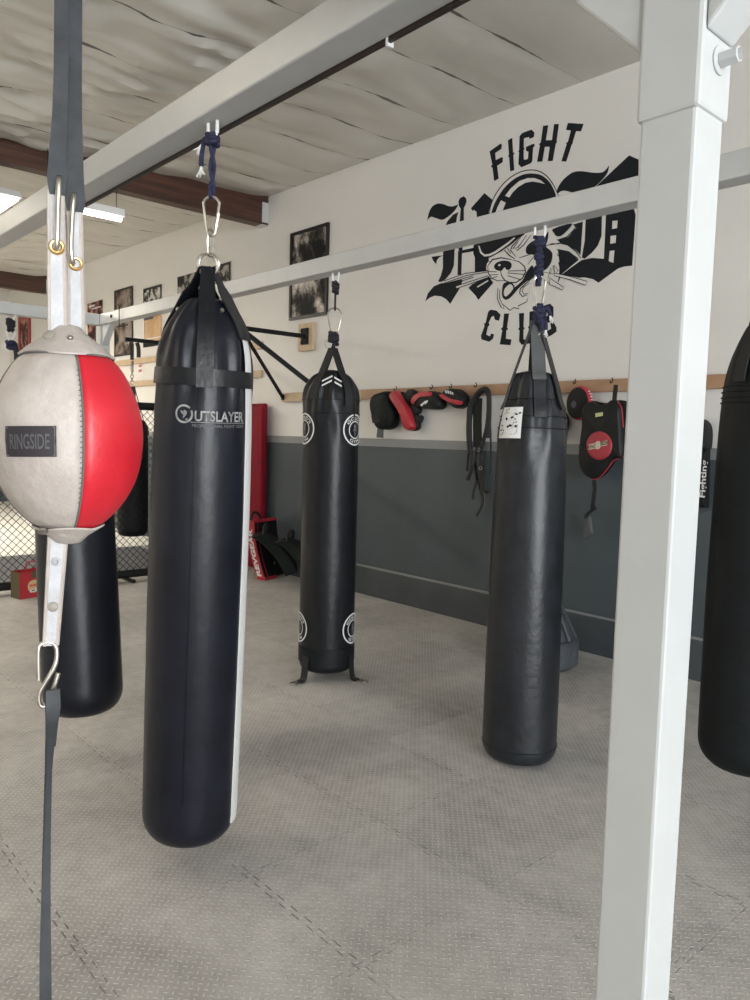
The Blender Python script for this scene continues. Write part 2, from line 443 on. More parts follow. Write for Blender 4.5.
# painted dado on the long wall: curb, grey field, pale cap line
bm = BM()
box(bm, X0, X1, Y1-.030, Y1, .285, 1.462)
w = struct('trim_1', bm, M_GREY)
struct('trim_2', box(BM(), X0, X1, Y1-.034, Y1, 1.462, 1.538), M_GREYL)
struct('baseboard_right', box(BM(), X0, X1, Y1-.055, Y1, 0, .272), M_CURB, bevel=.006)
struct('trim_3', box(BM(), X0, X1, Y1-.045, Y1, .268, .288), M_GREYL, bevel=.006)
bm = BM(); box(bm, X0, X0+.03, Y0, Y1-.04, 0, 1.50); struct('trim_4', bm, M_GREY)
for gx, nm in ((-7.56, 'a'), (-14.6, 'b')):
    zb = zc(gx)-.31
    o = struct('roof_beam', box(BM(), gx-.075, gx+.075, Y0, Y1-.003, zb, zc(gx)+.06), M_GLULAM, bevel=.004)
    hg = BM(); box(hg, gx+.076, gx+.082, Y1-.09, Y1-.004, zb+.02, zb+.24); box(hg, gx-.08, gx+.08, Y1-.09, Y1-.004, zb-.006, zb-.001); box(hg, gx-.082, gx-.076, Y1-.09, Y1-.004, zb+.02, zb+.24)
    struct('beam_hanger', hg, M_STEEL)

# ================================================================= THE BAG FRAME
FR = thing('steel_bag_frame', 'light grey square-tube steel frame that carries the heavy bags', 'frame', (-.685, 1.30, 0))
fo = Vector((-.685, 1.30, 0))
def fpart(name, bm, m=M_STEEL, parent=FR, bevel=.006, smooth=False, label=None):
    bmesh.ops.translate(bm, verts=bm.verts, vec=-fo if parent is FR else Vector((0, 0, 0)))
    return obj(name, bm, m, parent, smooth, label, bevel=bevel)
ZB, ZT = 2.56, 2.663
fpart('beam', box(BM(), -7.48, 2.2, 1.25, 1.352, ZB, ZT))
fpart('beam', box(BM(), -7.48, 2.2, 2.968, 3.07, ZB, ZT))
fpart('cross_beam', box(BM(), -7.48, -7.378, -2.0, 1.249, ZB, ZT)); fpart('cross_beam', box(BM(), -7.48, -7.378, 1.353, 2.967, ZB, ZT))
fpart('cross_beam', box(BM(), -1.31, -1.208, -1.6, 1.249, ZB, ZT))
fpart('cross_beam', box(BM(), 2.1, 2.2, 1.353, 2.967, ZB, ZT))
pst = fpart('post', box(BM(), -.735, -.634, 1.2515, 1.3505, 0, 2.2))
for (x, y) in ((-7.48, 2.97), (-7.48, -1.9)):
    fpart('post', box(BM(), x, x+.102, y, y+.10, 0, ZB-.001))
for (x, y) in ((2.1, 2.97), (2.1, 1.25)):
    fpart('post', box(BM(), x, x+.10, y, y+.10, 0, ZB-.001))
fpart('sleeve', box(BM(), -.7415, -.6275, 1.245, 1.357, 2.106, ZB+.0), bevel=.008)
def gusset(xa, za, sgn, y0, y1, L):
    bm = BM(); pts = [(xa, za), (xa+sgn*L, za+L), (xa, za+L)]
    f = [bm.verts.new((p[0], y0, p[1])) for p in pts]; g = [bm.verts.new((p[0], y1, p[1])) for p in pts]
    bm.faces.new(f); bm.faces.new(g[::-1])
    for i in range(3):
        j = (i+1) % 3; bm.faces.new((f[i], f[j], g[j], g[i]))
    return bm
fpart('gusset', gusset(-.742, ZB-.335, -1, 1.252, 1.350, .335)); fpart('gusset', gusset(-.627, ZB-.335, 1, 1.252, 1.350, .335))
fpart('gusset', gusset(-7.377, ZB-.2, 1, 2.985, 3.05, .2))
# bolt through the sleeve: washer, hexagon head with a hollow end
bm = BM(); tube(bm, [(-.6275, 1.305, 2.193), (-.6235, 1.305, 2.193)], .023, 28)
wsh = fpart('bolt', bm, M_STEEL)
bm = BM()
pr = [(.0, .0), (.0125, .0), (.0135, .002), (.0135, .030), (.0105, .031), (.0095, .024), (0, .024)]
lathe(bm, pr, 6)
bmesh.ops.rotate(bm, verts=bm.verts, cent=(0, 0, 0), matrix=Matrix.Rotation(PI/2, 3, 'Y'))
bmesh.ops.translate(bm, verts=bm.verts, vec=Vector((-.6235, 1.305, 2.193))-fo)
obj('bolt_head', bm, M_STEEL, wsh, False)
# dark seam strip under the far edge of the near beam with its clip
sp = fpart('edge_strip', box(BM(), -3.6, 2.1, 1.3525, 1.362, 2.550, 2.570), M_DKST, bevel=0, label='thin dark brown strip along the beam edge')
fpart('clip', box(BM(), -1.52, -1.512, 1.351, 1.372, 2.542, 2.574), M_WHITE, bevel=0)

def beam_hook(x, y, h=.065, hw=.022):
    pts = [(x-hw, y-.004, ZB+.004), (x-hw, y-.004, ZB-h*.55)]
    for k in range(9):
        a = PI+PI*k/8; pts.append((x+hw*cos(a), y, ZB-h*.62+hw*sin(a)*1.1))
    pts += [(x+hw, y+.004, ZB-h*.55), (x+hw, y+.004, ZB+.004)]
    bm = BM(); tube(bm, pts, .0062, 10)
    return fpart('hook', bm, M_WHITE, bevel=0, smooth=True)

# ---------------------------------------------------------------- hanging hardware
def knot_mesh(bm, c, r, seed, wraps=3, rr=.012):
    c = Vector(c); pts = []
    rnd = random.Random(seed)
    for i in range(60):
        t = i/59; a = t*wraps*2*PI
        tilt = .5*sin(a*.5+seed)
        pts.append(c+Vector((r*cos(a), r*.85*sin(a), (t-.5)*r*1.7+r*tilt*cos(a))))
    return tube(bm, pts, rr, 8)

def rope(name, label, top, bottom, rad, mt, strands=2, knots=(), tails=(), group=None):
    """rope things: strands from top to bottom, knots (z, r), tails = list of point lists with frayed ends"""
    t = thing(name, label, 'rope', top, group=group); o = Vector(top)
    bm = BM(); b = Vector(bottom)-o
    off = rad*.9 if strands > 1 else 0
    for s in range(strands):
        ph = 2*PI*s/strands
        pts = [b*(k/24)+Vector((off*cos(ph+k*.35), off*sin(ph+k*.35), 0)) for k in range(25)]
        tube(bm, pts, rad, 8)
    if strands > 1: obj('strand', bm, mt, t)
    else: obj('strand', bm, mt, t)
    for i, (z, r, rr) in enumerate(knots):
        kb = BM(); knot_mesh(kb, (b.x*(z/(b.z if b.z else 1)), 0, z), r, i+3, 3, rr); knot_mesh(kb, (0, 0, z), r*.6, i+9, 2, rr)
        obj('knot', kb, mt, t)
    for pts in tails:
        tb = BM(); tube(tb, smooth_path(pts, 6), rad*1.15, 8); ta = obj('tail', tb, mt, t)
        e = Vector(pts[-1]); d = (e-Vector(pts[-2])).normalized()
        fb = BM(); rnd = random.Random(len(pts))
        for k in range(9):
            v = Vector((rnd.uniform(-1, 1), rnd.uniform(-1, 1), rnd.uniform(-.6, .6)))*.45
            tube(fb, [e-d*.004, e+(d+v*.5)*.014, e+(d+v)*.03], [rad*.55, rad*.5, rad*.25], 5)
        obj('frayed_end', fb, M_FRAY, ta)
    return t

def carabiner(name, label, c, h, w, wdir, mt, rad=.0045, group=None):
    """pear-shaped snap hook with its gate, centred at c"""
    t = thing(name, label, 'carabiner', c, group=group); wd = Vector(wdir).normalized()
    up = Vector((0, 0, 1)); P = []
    for k in range(13):
        a = PI*k/12; P.append(wd*(w/2*cos(a))+up*(h/2-w/2+w/2*sin(a)))
    lw = w*.26
    for k in range(9):
        a = PI+PI*k/8; P.append(wd*(lw*cos(a))+up*(-h/2+lw+lw*sin(a)))
    bm = BM(); tube(bm, smooth_path(P, 2, True), rad, 8, closed=True); obj('snap_body', bm, mt, t)
    g = BM(); a = wd*(lw*1.05)+up*(-h/2+lw*1.2); b = wd*(w/2*.93)+up*(h*.1); tube(g, [a.lerp(b, .1), a.lerp(b, .95)], rad*1.5, 8); obj('gate', g, mt, t)
    return t

def chain_link(c, h, w, wdir, mt, label):
    t = thing('chain_link', label, 'chain link', c); wd = Vector(wdir).normalized(); up = Vector((0, 0, 1)); P = []
    for k in range(9): a = PI*k/8; P.append(wd*(w/2*cos(a))+up*(h/2-w/2+w/2*sin(a)))
    for k in range(9): a = PI+PI*k/8; P.append(wd*(w/2*cos(a))+up*(-h/2+w/2+w/2*sin(a)))
    bm = BM(); tube(bm, P, .0045, 8, closed=True); obj('link', bm, mt, t)
    g = BM(); tube(g, [wd*(w/2)+up*(-h*.2), wd*(w/2)+up*(h*.2)], .0075, 8); obj('sleeve_nut', g, mt, t)
    return t

# ---------------------------------------------------------------- heavy bags
def wrinkle(top, bot, amp, seed, k1=7, k2=13):
    def f(a, z, r):
        if r < .03: return 0
        t = max(0, min(1, (z-bot)/(top-bot)))
        fall = t*t*(3-2*t)
        body = noise.noise(Vector((cos(a)*1.6+seed, sin(a)*1.6, z*2.2)))*.0030
        q = sin(a*k1+seed+z*4)*.55+sin(a*k2+seed*2.1-z*7)*.35+noise.noise(Vector((cos(a)*3.2, sin(a)*3.2, z*6+seed)))*1.1
        return body+amp*fall*q*min(1, r/.1)
    return f

def prof_interp(prof, z):
    for (r0, z0), (r1, z1) in zip(prof, prof[1:]):
        if z1 <= z <= z0:
            return r1 if z0 == z1 else r1+(r0-r1)*(z-z1)/(z0-z1)
    return prof[-1][0]

def dense(prof, step=.018):
    out = []
    for (r0, z0), (r1, z1) in zip(prof, prof[1:]):
        L = math.hypot(r1-r0, z1-z0); n = max(1, int(L/step))
        for k in range(n): out.append((r0+(r1-r0)*k/n, z0+(z1-z0)*k/n))
    out.append(prof[-1]); return out

def list_profile(ctrl, zbot, rb):
    p = [(0, ctrl[0][1]+.004)]+[(q.x, q.y) for q in smooth_path([(r, z, 0) for r, z in ctrl], 5)]
    R = ctrl[-1][0]; p.append((R, zbot+rb*1.3))
    for k in range(1, 8):
        a = PI/2*k/7; p.append((R-rb*(1-cos(a)), zbot+rb*1.3*(1-sin(a))))
    p.append((0, zbot)); return dense(p)

def bag_profile(R, ztop, zsh, zbot, rb=.06, pts=None):
    """closed profile: domed shoulder, straight barrel, rounded foot (top to bottom)"""
    p = [(0, ztop)]
    h = ztop-zsh
    for k in range(1, 11):
        a = PI/2*k/10; p.append((R*.985*sin(a)**.92, zsh+h*cos(a)**.85 if k < 10 else zsh))
    p.append((R, zsh-.12)); p.append((R, (zsh+zbot)/2)); p.append((R, zbot+rb*1.3))
    for k in range(1, 7):
        a = PI/2*k/6; p.append((R-rb*(1-cos(a)), zbot+rb*1.3*(1-sin(a))))
    p.append((0, zbot)); return dense(p)

def on_bag(prof, a0, zc_, lift=.002):
    """map flat artwork (u to the right, v up, metres) round the barrel at azimuth a0"""
    def f(u, v):
        z = zc_+v; r = prof_interp(prof, z)+lift
        a = a0+u/r
        return Vector((r*cos(a), r*sin(a), z))
    return f

def strap_path(prof, az, zr, r0, zend, lift=.004, n=14, ztouch=None):
    """from the ring down to where the strap meets the dome, then down the dome to zend"""
    pts = []; ztop = prof[0][1]
    zt = ztouch if ztouch is not None else ztop-.045
    rt = prof_interp(prof, zt)+lift
    for k in range(5):
        t = k/5; pts.append((r0+(rt-r0)*t, zr+(zt-zr)*t))
    for k in range(n+1):
        z = zt+(zend-zt)*k/n; pts.append((prof_interp(prof, z)+lift, z))
    ca, sa = cos(az), sin(az)
    return [Vector((r*ca, r*sa, z)) for r, z in pts], Vector((-sa, ca, 0))

def curved_patch(bm, prof, a0, a1, z0, z1, lift, n=24, t=.003):
    """a band or panel lying on the barrel"""
    outer = []; inner = []
    zs = [z0+(z1-z0)*k/max(1, int(abs(z1-z0)/.03)+1) for k in range(int(abs(z1-z0)/.03)+2)]
    full = abs(a1-a0) > 6.28
    m = n if full else n+1
    G = [[bm.verts.new(((prof_interp(prof, z)+lift)*cos(a0+(a1-a0)*k/n), (prof_interp(prof, z)+lift)*sin(a0+(a1-a0)*k/n), z)) for k in range(m)] for z in zs]
    H = [[bm.verts.new(((prof_interp(prof, z)+lift-t)*cos(a0+(a1-a0)*k/n), (prof_interp(prof, z)+lift-t)*sin(a0+(a1-a0)*k/n), z)) for k in range(m)] for z in zs]
    nz = len(zs)
    for i in range(nz-1):
        for k in range(n):
            k2 = (k+1) % m
            bm.faces.new((G[i][k], G[i][k2], G[i+1][k2], G[i+1][k])); bm.faces.new((H[i][k], H[i+1][k], H[i+1][k2], H[i][k2]))
    for k in range(n):
        k2 = (k+1) % m
        bm.faces.new((G[0][k], H[0][k], H[0][k2], G[0][k2])); bm.faces.new((G[-1][k], G[-1][k2], H[-1][k2], H[-1][k]))
    if not full:
        for i in range(nz-1):
            bm.faces.new((G[i][0], G[i+1][0], H[i+1][0], H[i][0])); bm.faces.new((G[i][-1], H[i][-1], H[i+1][-1], G[i+1][-1]))
    return bm

def ring_seam(bm, prof, z, lift=.001, rad=.0016, n=48, disp=None):
    r = prof_interp(prof, z)+lift
    return tube(bm, [Vector(((r+(disp(2*PI*k/n, z, r) if disp else 0))*cos(2*PI*k/n), (r+(disp(2*PI*k/n, z, r) if disp else 0))*sin(2*PI*k/n), z)) for k in range(n)], rad, 6, closed=True)

# ---- 1. the big near bag, printed OUTSLAYER (origin at its hook; leans a little)
ZH = 2.545
bx, by = -2.302, 1.302
BAG = thing('heavy_bag', 'large black heavy bag with a white back panel and grey OUTSLAYER print, hanging nearest', 'punching bag', (bx, by, ZH), (0.0, math.radians(3.0), 0))
def Z(z): return z-ZH
AZ1 = math.radians(-29.5)
P1 = list_profile([(.02, Z(2.0)), (.060, Z(1.988)), (.086, Z(1.962)), (.108, Z(1.93)), (.127, Z(1.895)), (.139, Z(1.855)), (.148, Z(1.81)), (.152, Z(1.76)), (.155, Z(1.70)), (.161, Z(1.55)), (.166, Z(1.2)), (.167, Z(.7)), (.165, Z(.3))], Z(.10), .065)
W1 = wrinkle(Z(1.88), Z(1.50), .0125, 2.2, 9, 15)
obj('bag_body', lathe(BM(), P1, 96, W1), M_VINYL_NAVY, BAG)
a0 = AZ1+math.radians(61)
obj('white_panel', curved_patch(BM(), P1, a0, a0+math.radians(150), Z(.165), Z(1.875), .0055, 40, .005), M_WHITEV, BAG, label='white back panel')
band = obj('band', curved_patch(BM(), P1, 0, 2*PI, Z(1.706), Z(1.760), .0105, 80, .005), M_VINYL, BAG)
for da in (1, 62, 180, 238):
    az = AZ1+math.radians(da)
    pts, wd = strap_path(P1, az, Z(2.098), .016, Z(1.70 if da < 10 else 1.865), .009, ztouch=Z(1.955))
    bm = BM(); ribbon(bm, pts, wd, [.048]*3+[.054 if da < 10 else .082]*(len(pts)-3), .005); s = obj('strap', bm, M_VINYL, BAG)
    rv = BM(); lathe(rv, [(0, .004), (.006, .0035), (.008, 0), (.008, -.004), (0, -.004)], 12)
    n_ = Vector((cos(az+.55), sin(az+.55), .5)).normalized()
    bmesh.ops.rotate(rv, verts=rv.verts, cent=(0, 0, 0), matrix=Vector((0, 0, 1)).rotation_difference(n_).to_matrix())
    rr = prof_interp(P1, Z(1.955))+.004
    bmesh.ops.translate(rv, verts=rv.verts, vec=(rr*cos(az+.55), rr*sin(az+.55), Z(1.955))); obj('rivet', rv, M_METAL, BAG)
VR = Vector((cos(AZ1+PI/2), sin(AZ1+PI/2), 0)); VT = Vector((cos(AZ1), sin(AZ1), 0))
for s in (-1, 1):
    bm = BM(); torus(bm, Vector((0, 0, Z(2.108)))+VT*(.008*s)+VR*(.003*s), VR+VT*.25*s, (0, 0, 1), .034, .0045); obj('ring', bm, M_METAL, BAG)
tz = Z(1.610); fb = on_bag(P1, AZ1+math.radians(15), tz, .0045)
obj('lettering', text_bm('UTSLAYER', .034, lambda u, v: fb(u+.021, v+u*.02), width=.176, bold=.02), M_PRINT, BAG, False)
obj('lettering', text_bm('PROFESSIONAL FIGHT GEAR', .0095, lambda u, v: fb(u+.018, v-.031+u*.02), width=.185), M_PRINTD, BAG, False)
bm = BM()
for i in range(12): polyfill(bm, [(-.08+.196*i/12, -.0215), (-.08+.196*(i+1)/12, -.0215), (-.08+.196*(i+1)/12, -.0200), (-.08+.196*i/12, -.0200)], lambda u, v: fb(u, v+u*.02))
obj('underline', bm, M_PRINT, BAG, False)
bm = BM(); cx = -.102
for k in range(40):
    if 3 <= k <= 4: continue
    a, b = 2*PI*k/40, 2*PI*(k+1)/40
    polyfill(bm, [(cx+.030*cos(a), .003+.030*sin(a)), (cx+.030*cos(b), .003+.030*sin(b)), (cx+.0235*cos(b), .003+.0235*sin(b)), (cx+.0235*cos(a), .003+.0235*sin(a))], fb)
em = obj('emblem', bm, M_PRINT, BAG, False)
bm = BM(); polyfill(bm, [(cx-.012, .015), (cx-.004, .011), (cx+.002, .016), (cx+.010, .010), (cx+.008, .0), (cx+.001, -.008), (cx-.004, -.012), (cx-.002, 0), (cx-.009, .004)], fb); polyfill(bm, [(cx+.004, -.014), (cx+.014, -.010), (cx+.010, -.018)], fb)
obj('head_mark', bm, M_PRINT, em, False)
bm = BM()
for aa in (AZ1-math.radians(8), ):
    tube(bm, [Vector(((prof_interp(P1, Z(z))+.003)*cos(aa), (prof_interp(P1, Z(z))+.003)*sin(aa), Z(z))) for z in [1.70-.09*k for k in range(17)]], .0012, 5)
obj('seam', bm, M_VINYL_NAVY, BAG)
rope('hanging_rope', 'navy rope with a dangling frayed tail tied to the near beam above the white-backed bag', (bx, by, 2.515), (bx-.002, by, 2.318), .0068, M_ROPE, 2, ((-.012, .019, .0085),),
     ([(-.01, -.004, -.012), (-.034, -.012, -.016), (-.046, -.014, -.05), (-.048, -.014, -.088)], [(0, 0, 0), (-.03, -.01, -.004), (-.040, -.016, -.020)]))
beam_hook(bx, by)
carabiner('carabiner', 'pear-shaped steel carabiner under the navy rope of the near bag', (bx-.004, by, 2.262), .125, .052, (.66, .75, 0), M_METAL)
chain_link((bx-.008, by, 2.176), .085, .028, (.3, -.9, 0), M_METAL, 'small steel quick link between carabiner and rings of the near bag')

# ---- 2. middle bag with round GOLD'S GYM prints
mx_, my_ = -3.805, 3.02
ZH = 0
B2 = thing('heavy_bag', "black heavy bag with round white GOLD'S GYM emblems and floor tie rings", 'punching bag', (mx_-.012, my_, 0))
AZ2 = math.radians(-38)
P2 = list_profile([(.03, 1.962), (.065, 1.952), (.110, 1.925), (.141, 1.883), (.160, 1.845), (.172, 1.79), (.175, 1.72), (.176, 1.5), (.177, 1.0), (.177, .4)], .055, .04)
W2 = wrinkle(1.86, 1.45, .012, 5.1, 8, 13)
obj('bag_body', lathe(BM(), P2, 96, W2), M_VINYL, B2)
for k, (da, e) in enumerate(((-38, 1.77), (34, 1.74), (142, 1.77), (216, 1.77))):
    az = AZ2+math.radians(da); pts, wd = strap_path(P2, az, 2.10, .012, e, .008, ztouch=1.93)
    bm = BM(); ribbon(bm, pts, wd, .050, .006); obj('strap', bm, M_STRAP, B2)
bm = BM(); ring_seam(bm, P2, 1.775, .0035, .002, disp=W2); obj('seam', bm, M_VINYL_MATTE, B2)
bm = BM(); ring_seam(bm, P2, 1.69, .0035, .002, disp=W2); obj('seam', bm, M_VINYL_MATTE, B2)
obj('foot_band', curved_patch(BM(), P2, 0, 2*PI, .115, .215, .0045, 64, .004), M_VINYL_MATTE, B2)
fb2 = on_bag(P2, AZ2-.02, 0, .017)
for (zz, s) in ((1.918, 0), (1.890, 0)):
    bm = BM()
    for sg in (-1, 1): polyfill(bm, [(0, zz+.004), (sg*.062, zz-.030), (sg*.062, zz-.040), (0, zz-.008)], fb2)
    obj('chevron', bm, M_PRINTW, B2, False)
def roundel(root, prof, az, zc0, R, fsize=1.0):
    f = on_bag(prof, az, zc0, .006)
    def annulus(r0, r1, n=48):
        bm = BM()
        for k in range(n):
            a, b = 2*PI*k/n, 2*PI*(k+1)/n
            polyfill(bm, [(r1*cos(a), r1*sin(a)), (r1*cos(b), r1*sin(b)), (r0*cos(b), r0*sin(b)), (r0*cos(a), r0*sin(a))], f)
        return bm
    e = obj('emblem', annulus(R*.90, R), M_PRINTW, root, False)
    obj('inner_ring', annulus(R*.50, R*.57), M_PRINTW, e, False)
    bm = BM()
    polyfill(bm, [(-R*.06, -R*.36), (R*.06, -R*.36), (R*.05, -R*.05), (R*.22, -R*.1), (R*.09, R*.1), (R*.16, R*.25), (0, R*.38), (-R*.16, R*.25), (-R*.09, R*.1), (-R*.22, -R*.1), (-R*.05, -R*.05)], f)
    obj('centre_mark', bm, M_PRINTD, e, False)
    for s, top in (("GOLD'S", 1), ('GYM', 0)):
        def g(u, v):
            rad = R*.735
            if top: a = PI/2-u/rad; rr = rad+v
            else: a = -PI/2+u/rad; rr = rad-v
            return f(rr*cos(a), rr*sin(a))
        obj('lettering', text_bm(s, R*.20, g, width=R*(1.6 if top else .95), bold=.02), M_PRINTW, e, False)
for az, zz in ((54, 1.592), (-66, 1.592), (63, .335), (-74, .335), (165, 1.59), (165, .335)):
    roundel(B2, P2, AZ2+math.radians(az), zz, .098)
for da in (-46, 60):
    az = AZ2+math.radians(da); ca, sa = cos(az), sin(az); r = .182
    pts = smooth_path([(r*ca, r*sa, .16), ((r+.004)*ca, (r+.004)*sa, .10), ((r+.008)*ca, (r+.008)*sa, .05), ((r+.02)*ca, (r+.02)*sa, .014), ((r+.055)*ca, (r+.055)*sa, .008)], 5)
    bm = BM(); ribbon(bm, pts, (-sa, ca, 0), .052, .008); tt = obj('tie_strap', bm, M_STRAP, B2)
    bm = BM(); e = pts[-1]
    d = Vector((ca, sa, 0)); q = Vector((-sa, ca, 0))
    tube(bm, smooth_path([e-q*.02, e-q*.022+d*.05, e+d*.062, e+q*.022+d*.05, e+q*.02], 4), .005, 8); obj('snap_clip', bm, M_ZINC, tt)
bm = BM(); torus(bm, (-.022, -.014, 2.125), (.68, .73, 0), (0, 0, 1), .026, .003); obj('ring', bm, M_METAL, B2)
beam_hook(mx_, my_, .06, .025)
rope('hanging_rope', 'black cord with navy knots above the emblem bag in the middle', (mx_, my_, 2.515), (mx_, my_, 2.33), .0065, M_ROPEB, 1, ((-.03, .017, .011), (-.062, .015, .010)))
carabiner('carabiner', 'long pear-shaped steel carabiner above the emblem bag', (mx_-.003, my_, 2.262), .17, .085, (.68, .73, 0), M_ZINC)
rope('hanging_rope', 'ball of navy rope knotted round the black straps of the emblem bag', (mx_-.008, my_, 2.20), (mx_-.008, my_, 2.09), .007, M_ROPEB, 2, ((-.03, .026, .012), (-.045, .028, .011)))

# ---- 3. right bag with the white sticker
rx_, ry_ = -2.262, 3.02
B3 = thing('heavy_bag', 'charcoal heavy bag with a white sketch sticker near its top, right of centre', 'punching bag', (rx_+.034, ry_-.04, 0), (-.016, -.014, 0))
AZ3 = math.radians(-53)
P3 = list_profile([(.03, 1.885), (.082, 1.868), (.104, 1.822), (.124, 1.75), (.143, 1.70), (.156, 1.63), (.164, 1.55), (.170, 1.25), (.177, .75), (.180, .3)], .012, .05)
W3 = wrinkle(1.80, 1.35, .0135, 8.3, 6, 11)
obj('bag_body', lathe(BM(), P3, 96, W3), M_VINYL_GREY, B3)
for da, w_, e, mt_ in ((13, .064, 1.60, M_STRAPG), (72, .07, 1.70, M_STRAP), (185, .045, 1.72, M_STRAP), (280, .07, 1.70, M_STRAP)):
    az = AZ3+math.radians(da); zt = 1.865
    if da == 13:
        pts, wd = strap_path(P3, az, 2.12, .012, 1.835, .008, ztouch=zt); bm = BM(); ribbon(bm, pts, wd, w_, .006); s = obj('strap', bm, M_STRAPG, B3, label='broad grey front strap')
        pts, wd = strap_path(P3, az, 1.90, .08, 1.66, .0065, ztouch=1.86); bm = BM(); ribbon(bm, pts[4:], wd, .058, .004); obj('strap', bm, M_VINYL_GREY, B3)
    else:
        pts, wd = strap_path(P3, az, 2.12, .015, e, .007, ztouch=1.83); bm = BM(); ribbon(bm, pts, wd, w_, .005); obj('strap', bm, mt_, B3)
for zz in (1.745, 1.665, 1.61):
    bm = BM(); ring_seam(bm, P3, zz, .003, .0022, 60, W3); obj('seam', bm, M_VINYL_MATTE, B3)
bm = BM(); ring_seam(bm, P3, .085, .001, .002); obj('seam', bm, M_VINYL_MATTE, B3)
sk = obj('sticker', curved_patch(BM(), P3, AZ3-math.radians(60), AZ3-math.radians(17), 1.560, 1.705, .0125, 16, .002), M_PAPER, B3, label='white sticker with black sketches')
fs = on_bag(P3, AZ3-math.radians(38.5), 1.632, .0137)
rnd = random.Random(4); bm = BM()
for i in range(26):
    u = rnd.uniform(-.062, .055); v = rnd.uniform(-.062, .066); s = rnd.uniform(.003, .009)
    pts = [(u+s*rnd.uniform(.5, 1.2)*cos(k*2*PI/5), v+s*rnd.uniform(.3, 1.0)*sin(k*2*PI/5)) for k in range(5)]
    polyfill(bm, pts, fs)
for i in range(16):
    u = rnd.uniform(-.06, .05); v = rnd.uniform(-.06, .06)
    for q in stroke2([(u, v), (u+rnd.uniform(-.02, .02), v+rnd.uniform(-.02, .02)), (u+rnd.uniform(-.02, .02), v+rnd.uniform(-.03, .03))], .0016): polyfill(bm, q, fs)
obj('sketch', bm, M_MURAL, sk, False)
beam_hook(rx_-.004, ry_, .07, .026)
rope('hanging_rope', 'thick bundle of navy rope over the charcoal bag with the sticker', (rx_-.005, ry_, 2.51), (rx_+.002, ry_, 2.285), .0085, M_ROPE, 3, ((-.02, .022, .010), (-.09, .017, .008), (-.15, .018, .008)))
carabiner('carabiner', 'steel carabiner between navy ropes above the charcoal bag', (rx_+.008, ry_, 2.255), .15, .055, (.66, .75, 0), M_METAL)
rope('hanging_rope', 'lower navy rope knot with white frayed ends holding the charcoal bag', (rx_+.016, ry_, 2.20), (rx_+.012, ry_, 2.05), .009, M_ROPE, 3, ((-.045, .025, .011), (-.085, .026, .011)),
     ([(.01, 0, -.04), (.035, .01, -.02), (.05, .014, -.06)], [(.01, 0, -.07), (.032, .004, -.09), (.036, .004, -.125)], [(.01, -.01, -.06), (.026, -.014, -.10), (.024, -.016, -.13)]))

# ---- 4. right-hand bag cut by the frame edge, 5. bag behind the red and white ball, 6. bag behind the cage
B4 = thing('heavy_bag', 'matte black heavy bag with stitched shoulder bands at the right, in front of the wall', 'punching bag', (-1.172, 3.02, 0))
P4 = list_profile([(.02, 2.05), (.06, 2.035), (.097, 1.995), (.130, 1.925), (.150, 1.86), (.163, 1.76), (.175, 1.57), (.180, 1.2), (.181, .6)], .315, .075)
W4 = wrinkle(1.95, 1.5, .008, 1.3, 9, 5)
obj('bag_body', lathe(BM(), P4, 96, W4), M_VINYL_MATTE, B4)
for zz in (1.775, 1.755, 1.735, 1.715):
    bm = BM(); ring_seam(bm, P4, zz, .003, .0028, 60, W4); obj('seam', bm, M_VINYL_MATTE, B4)
for k in range(4):
    az = math.radians(-20)+k*PI/2; pts, wd = strap_path(P4, az, 2.30, .015, 1.79, .006, ztouch=1.98); bm = BM(); ribbon(bm, pts, wd, .05, .005); obj('strap', bm, M_STRAP, B4)
bm = BM(); torus(bm, (0, 0, 2.315), (.7, .7, 0), (0, 0, 1), .03, .0045); obj('ring', bm, M_METAL, B4)
beam_hook(-1.172, 3.02); rope('hanging_rope', 'navy rope over the matte black bag at the right', (-1.172, 3.02, 2.515), (-1.172, 3.02, 2.34), .007, M_ROPE, 2, ((-.01, .02, .009),))

LBX = -3.63
B5 = thing('heavy_bag', 'plain black heavy bag hanging directly behind the red and white ball', 'punching bag', (LBX, 1.302, 2.2), (0, math.radians(-5.8), 0))
P5 = list_profile([(.02, -.33), (.06, -.345), (.10, -.40), (.135, -.48), (.158, -.58), (.168, -.7), (.172, -1.1), (.174, -1.6)], -1.955, .08)
obj('bag_body', lathe(BM(), P5, 80, wrinkle(-.4, -.9, .006, 4.4)), M_VINYL_NAVY, B5)
for k in range(4):
    az = math.radians(-20)+k*PI/2; pts, wd = strap_path(P5, az, 0, .015, -.55, .007); bm = BM(); ribbon(bm, pts, wd, .05, .005); obj('strap', bm, M_VINYL, B5)
bm = BM(); torus(bm, (0, 0, .015), (.3, .95, 0), (0, 0, 1), .03, .0045); obj('ring', bm, M_METAL, B5)
beam_hook(LBX, 1.302); rope('hanging_rope', 'navy rope behind the white straps of the ball, tied to the near beam', (LBX, 1.302, 2.515), (LBX, 1.302, 2.24), .007, M_ROPE, 2, ((-.02, .022, .010),),
     ([(0, 0, -.02), (-.06, -.01, -.03), (-.085, -.02, -.09)],))

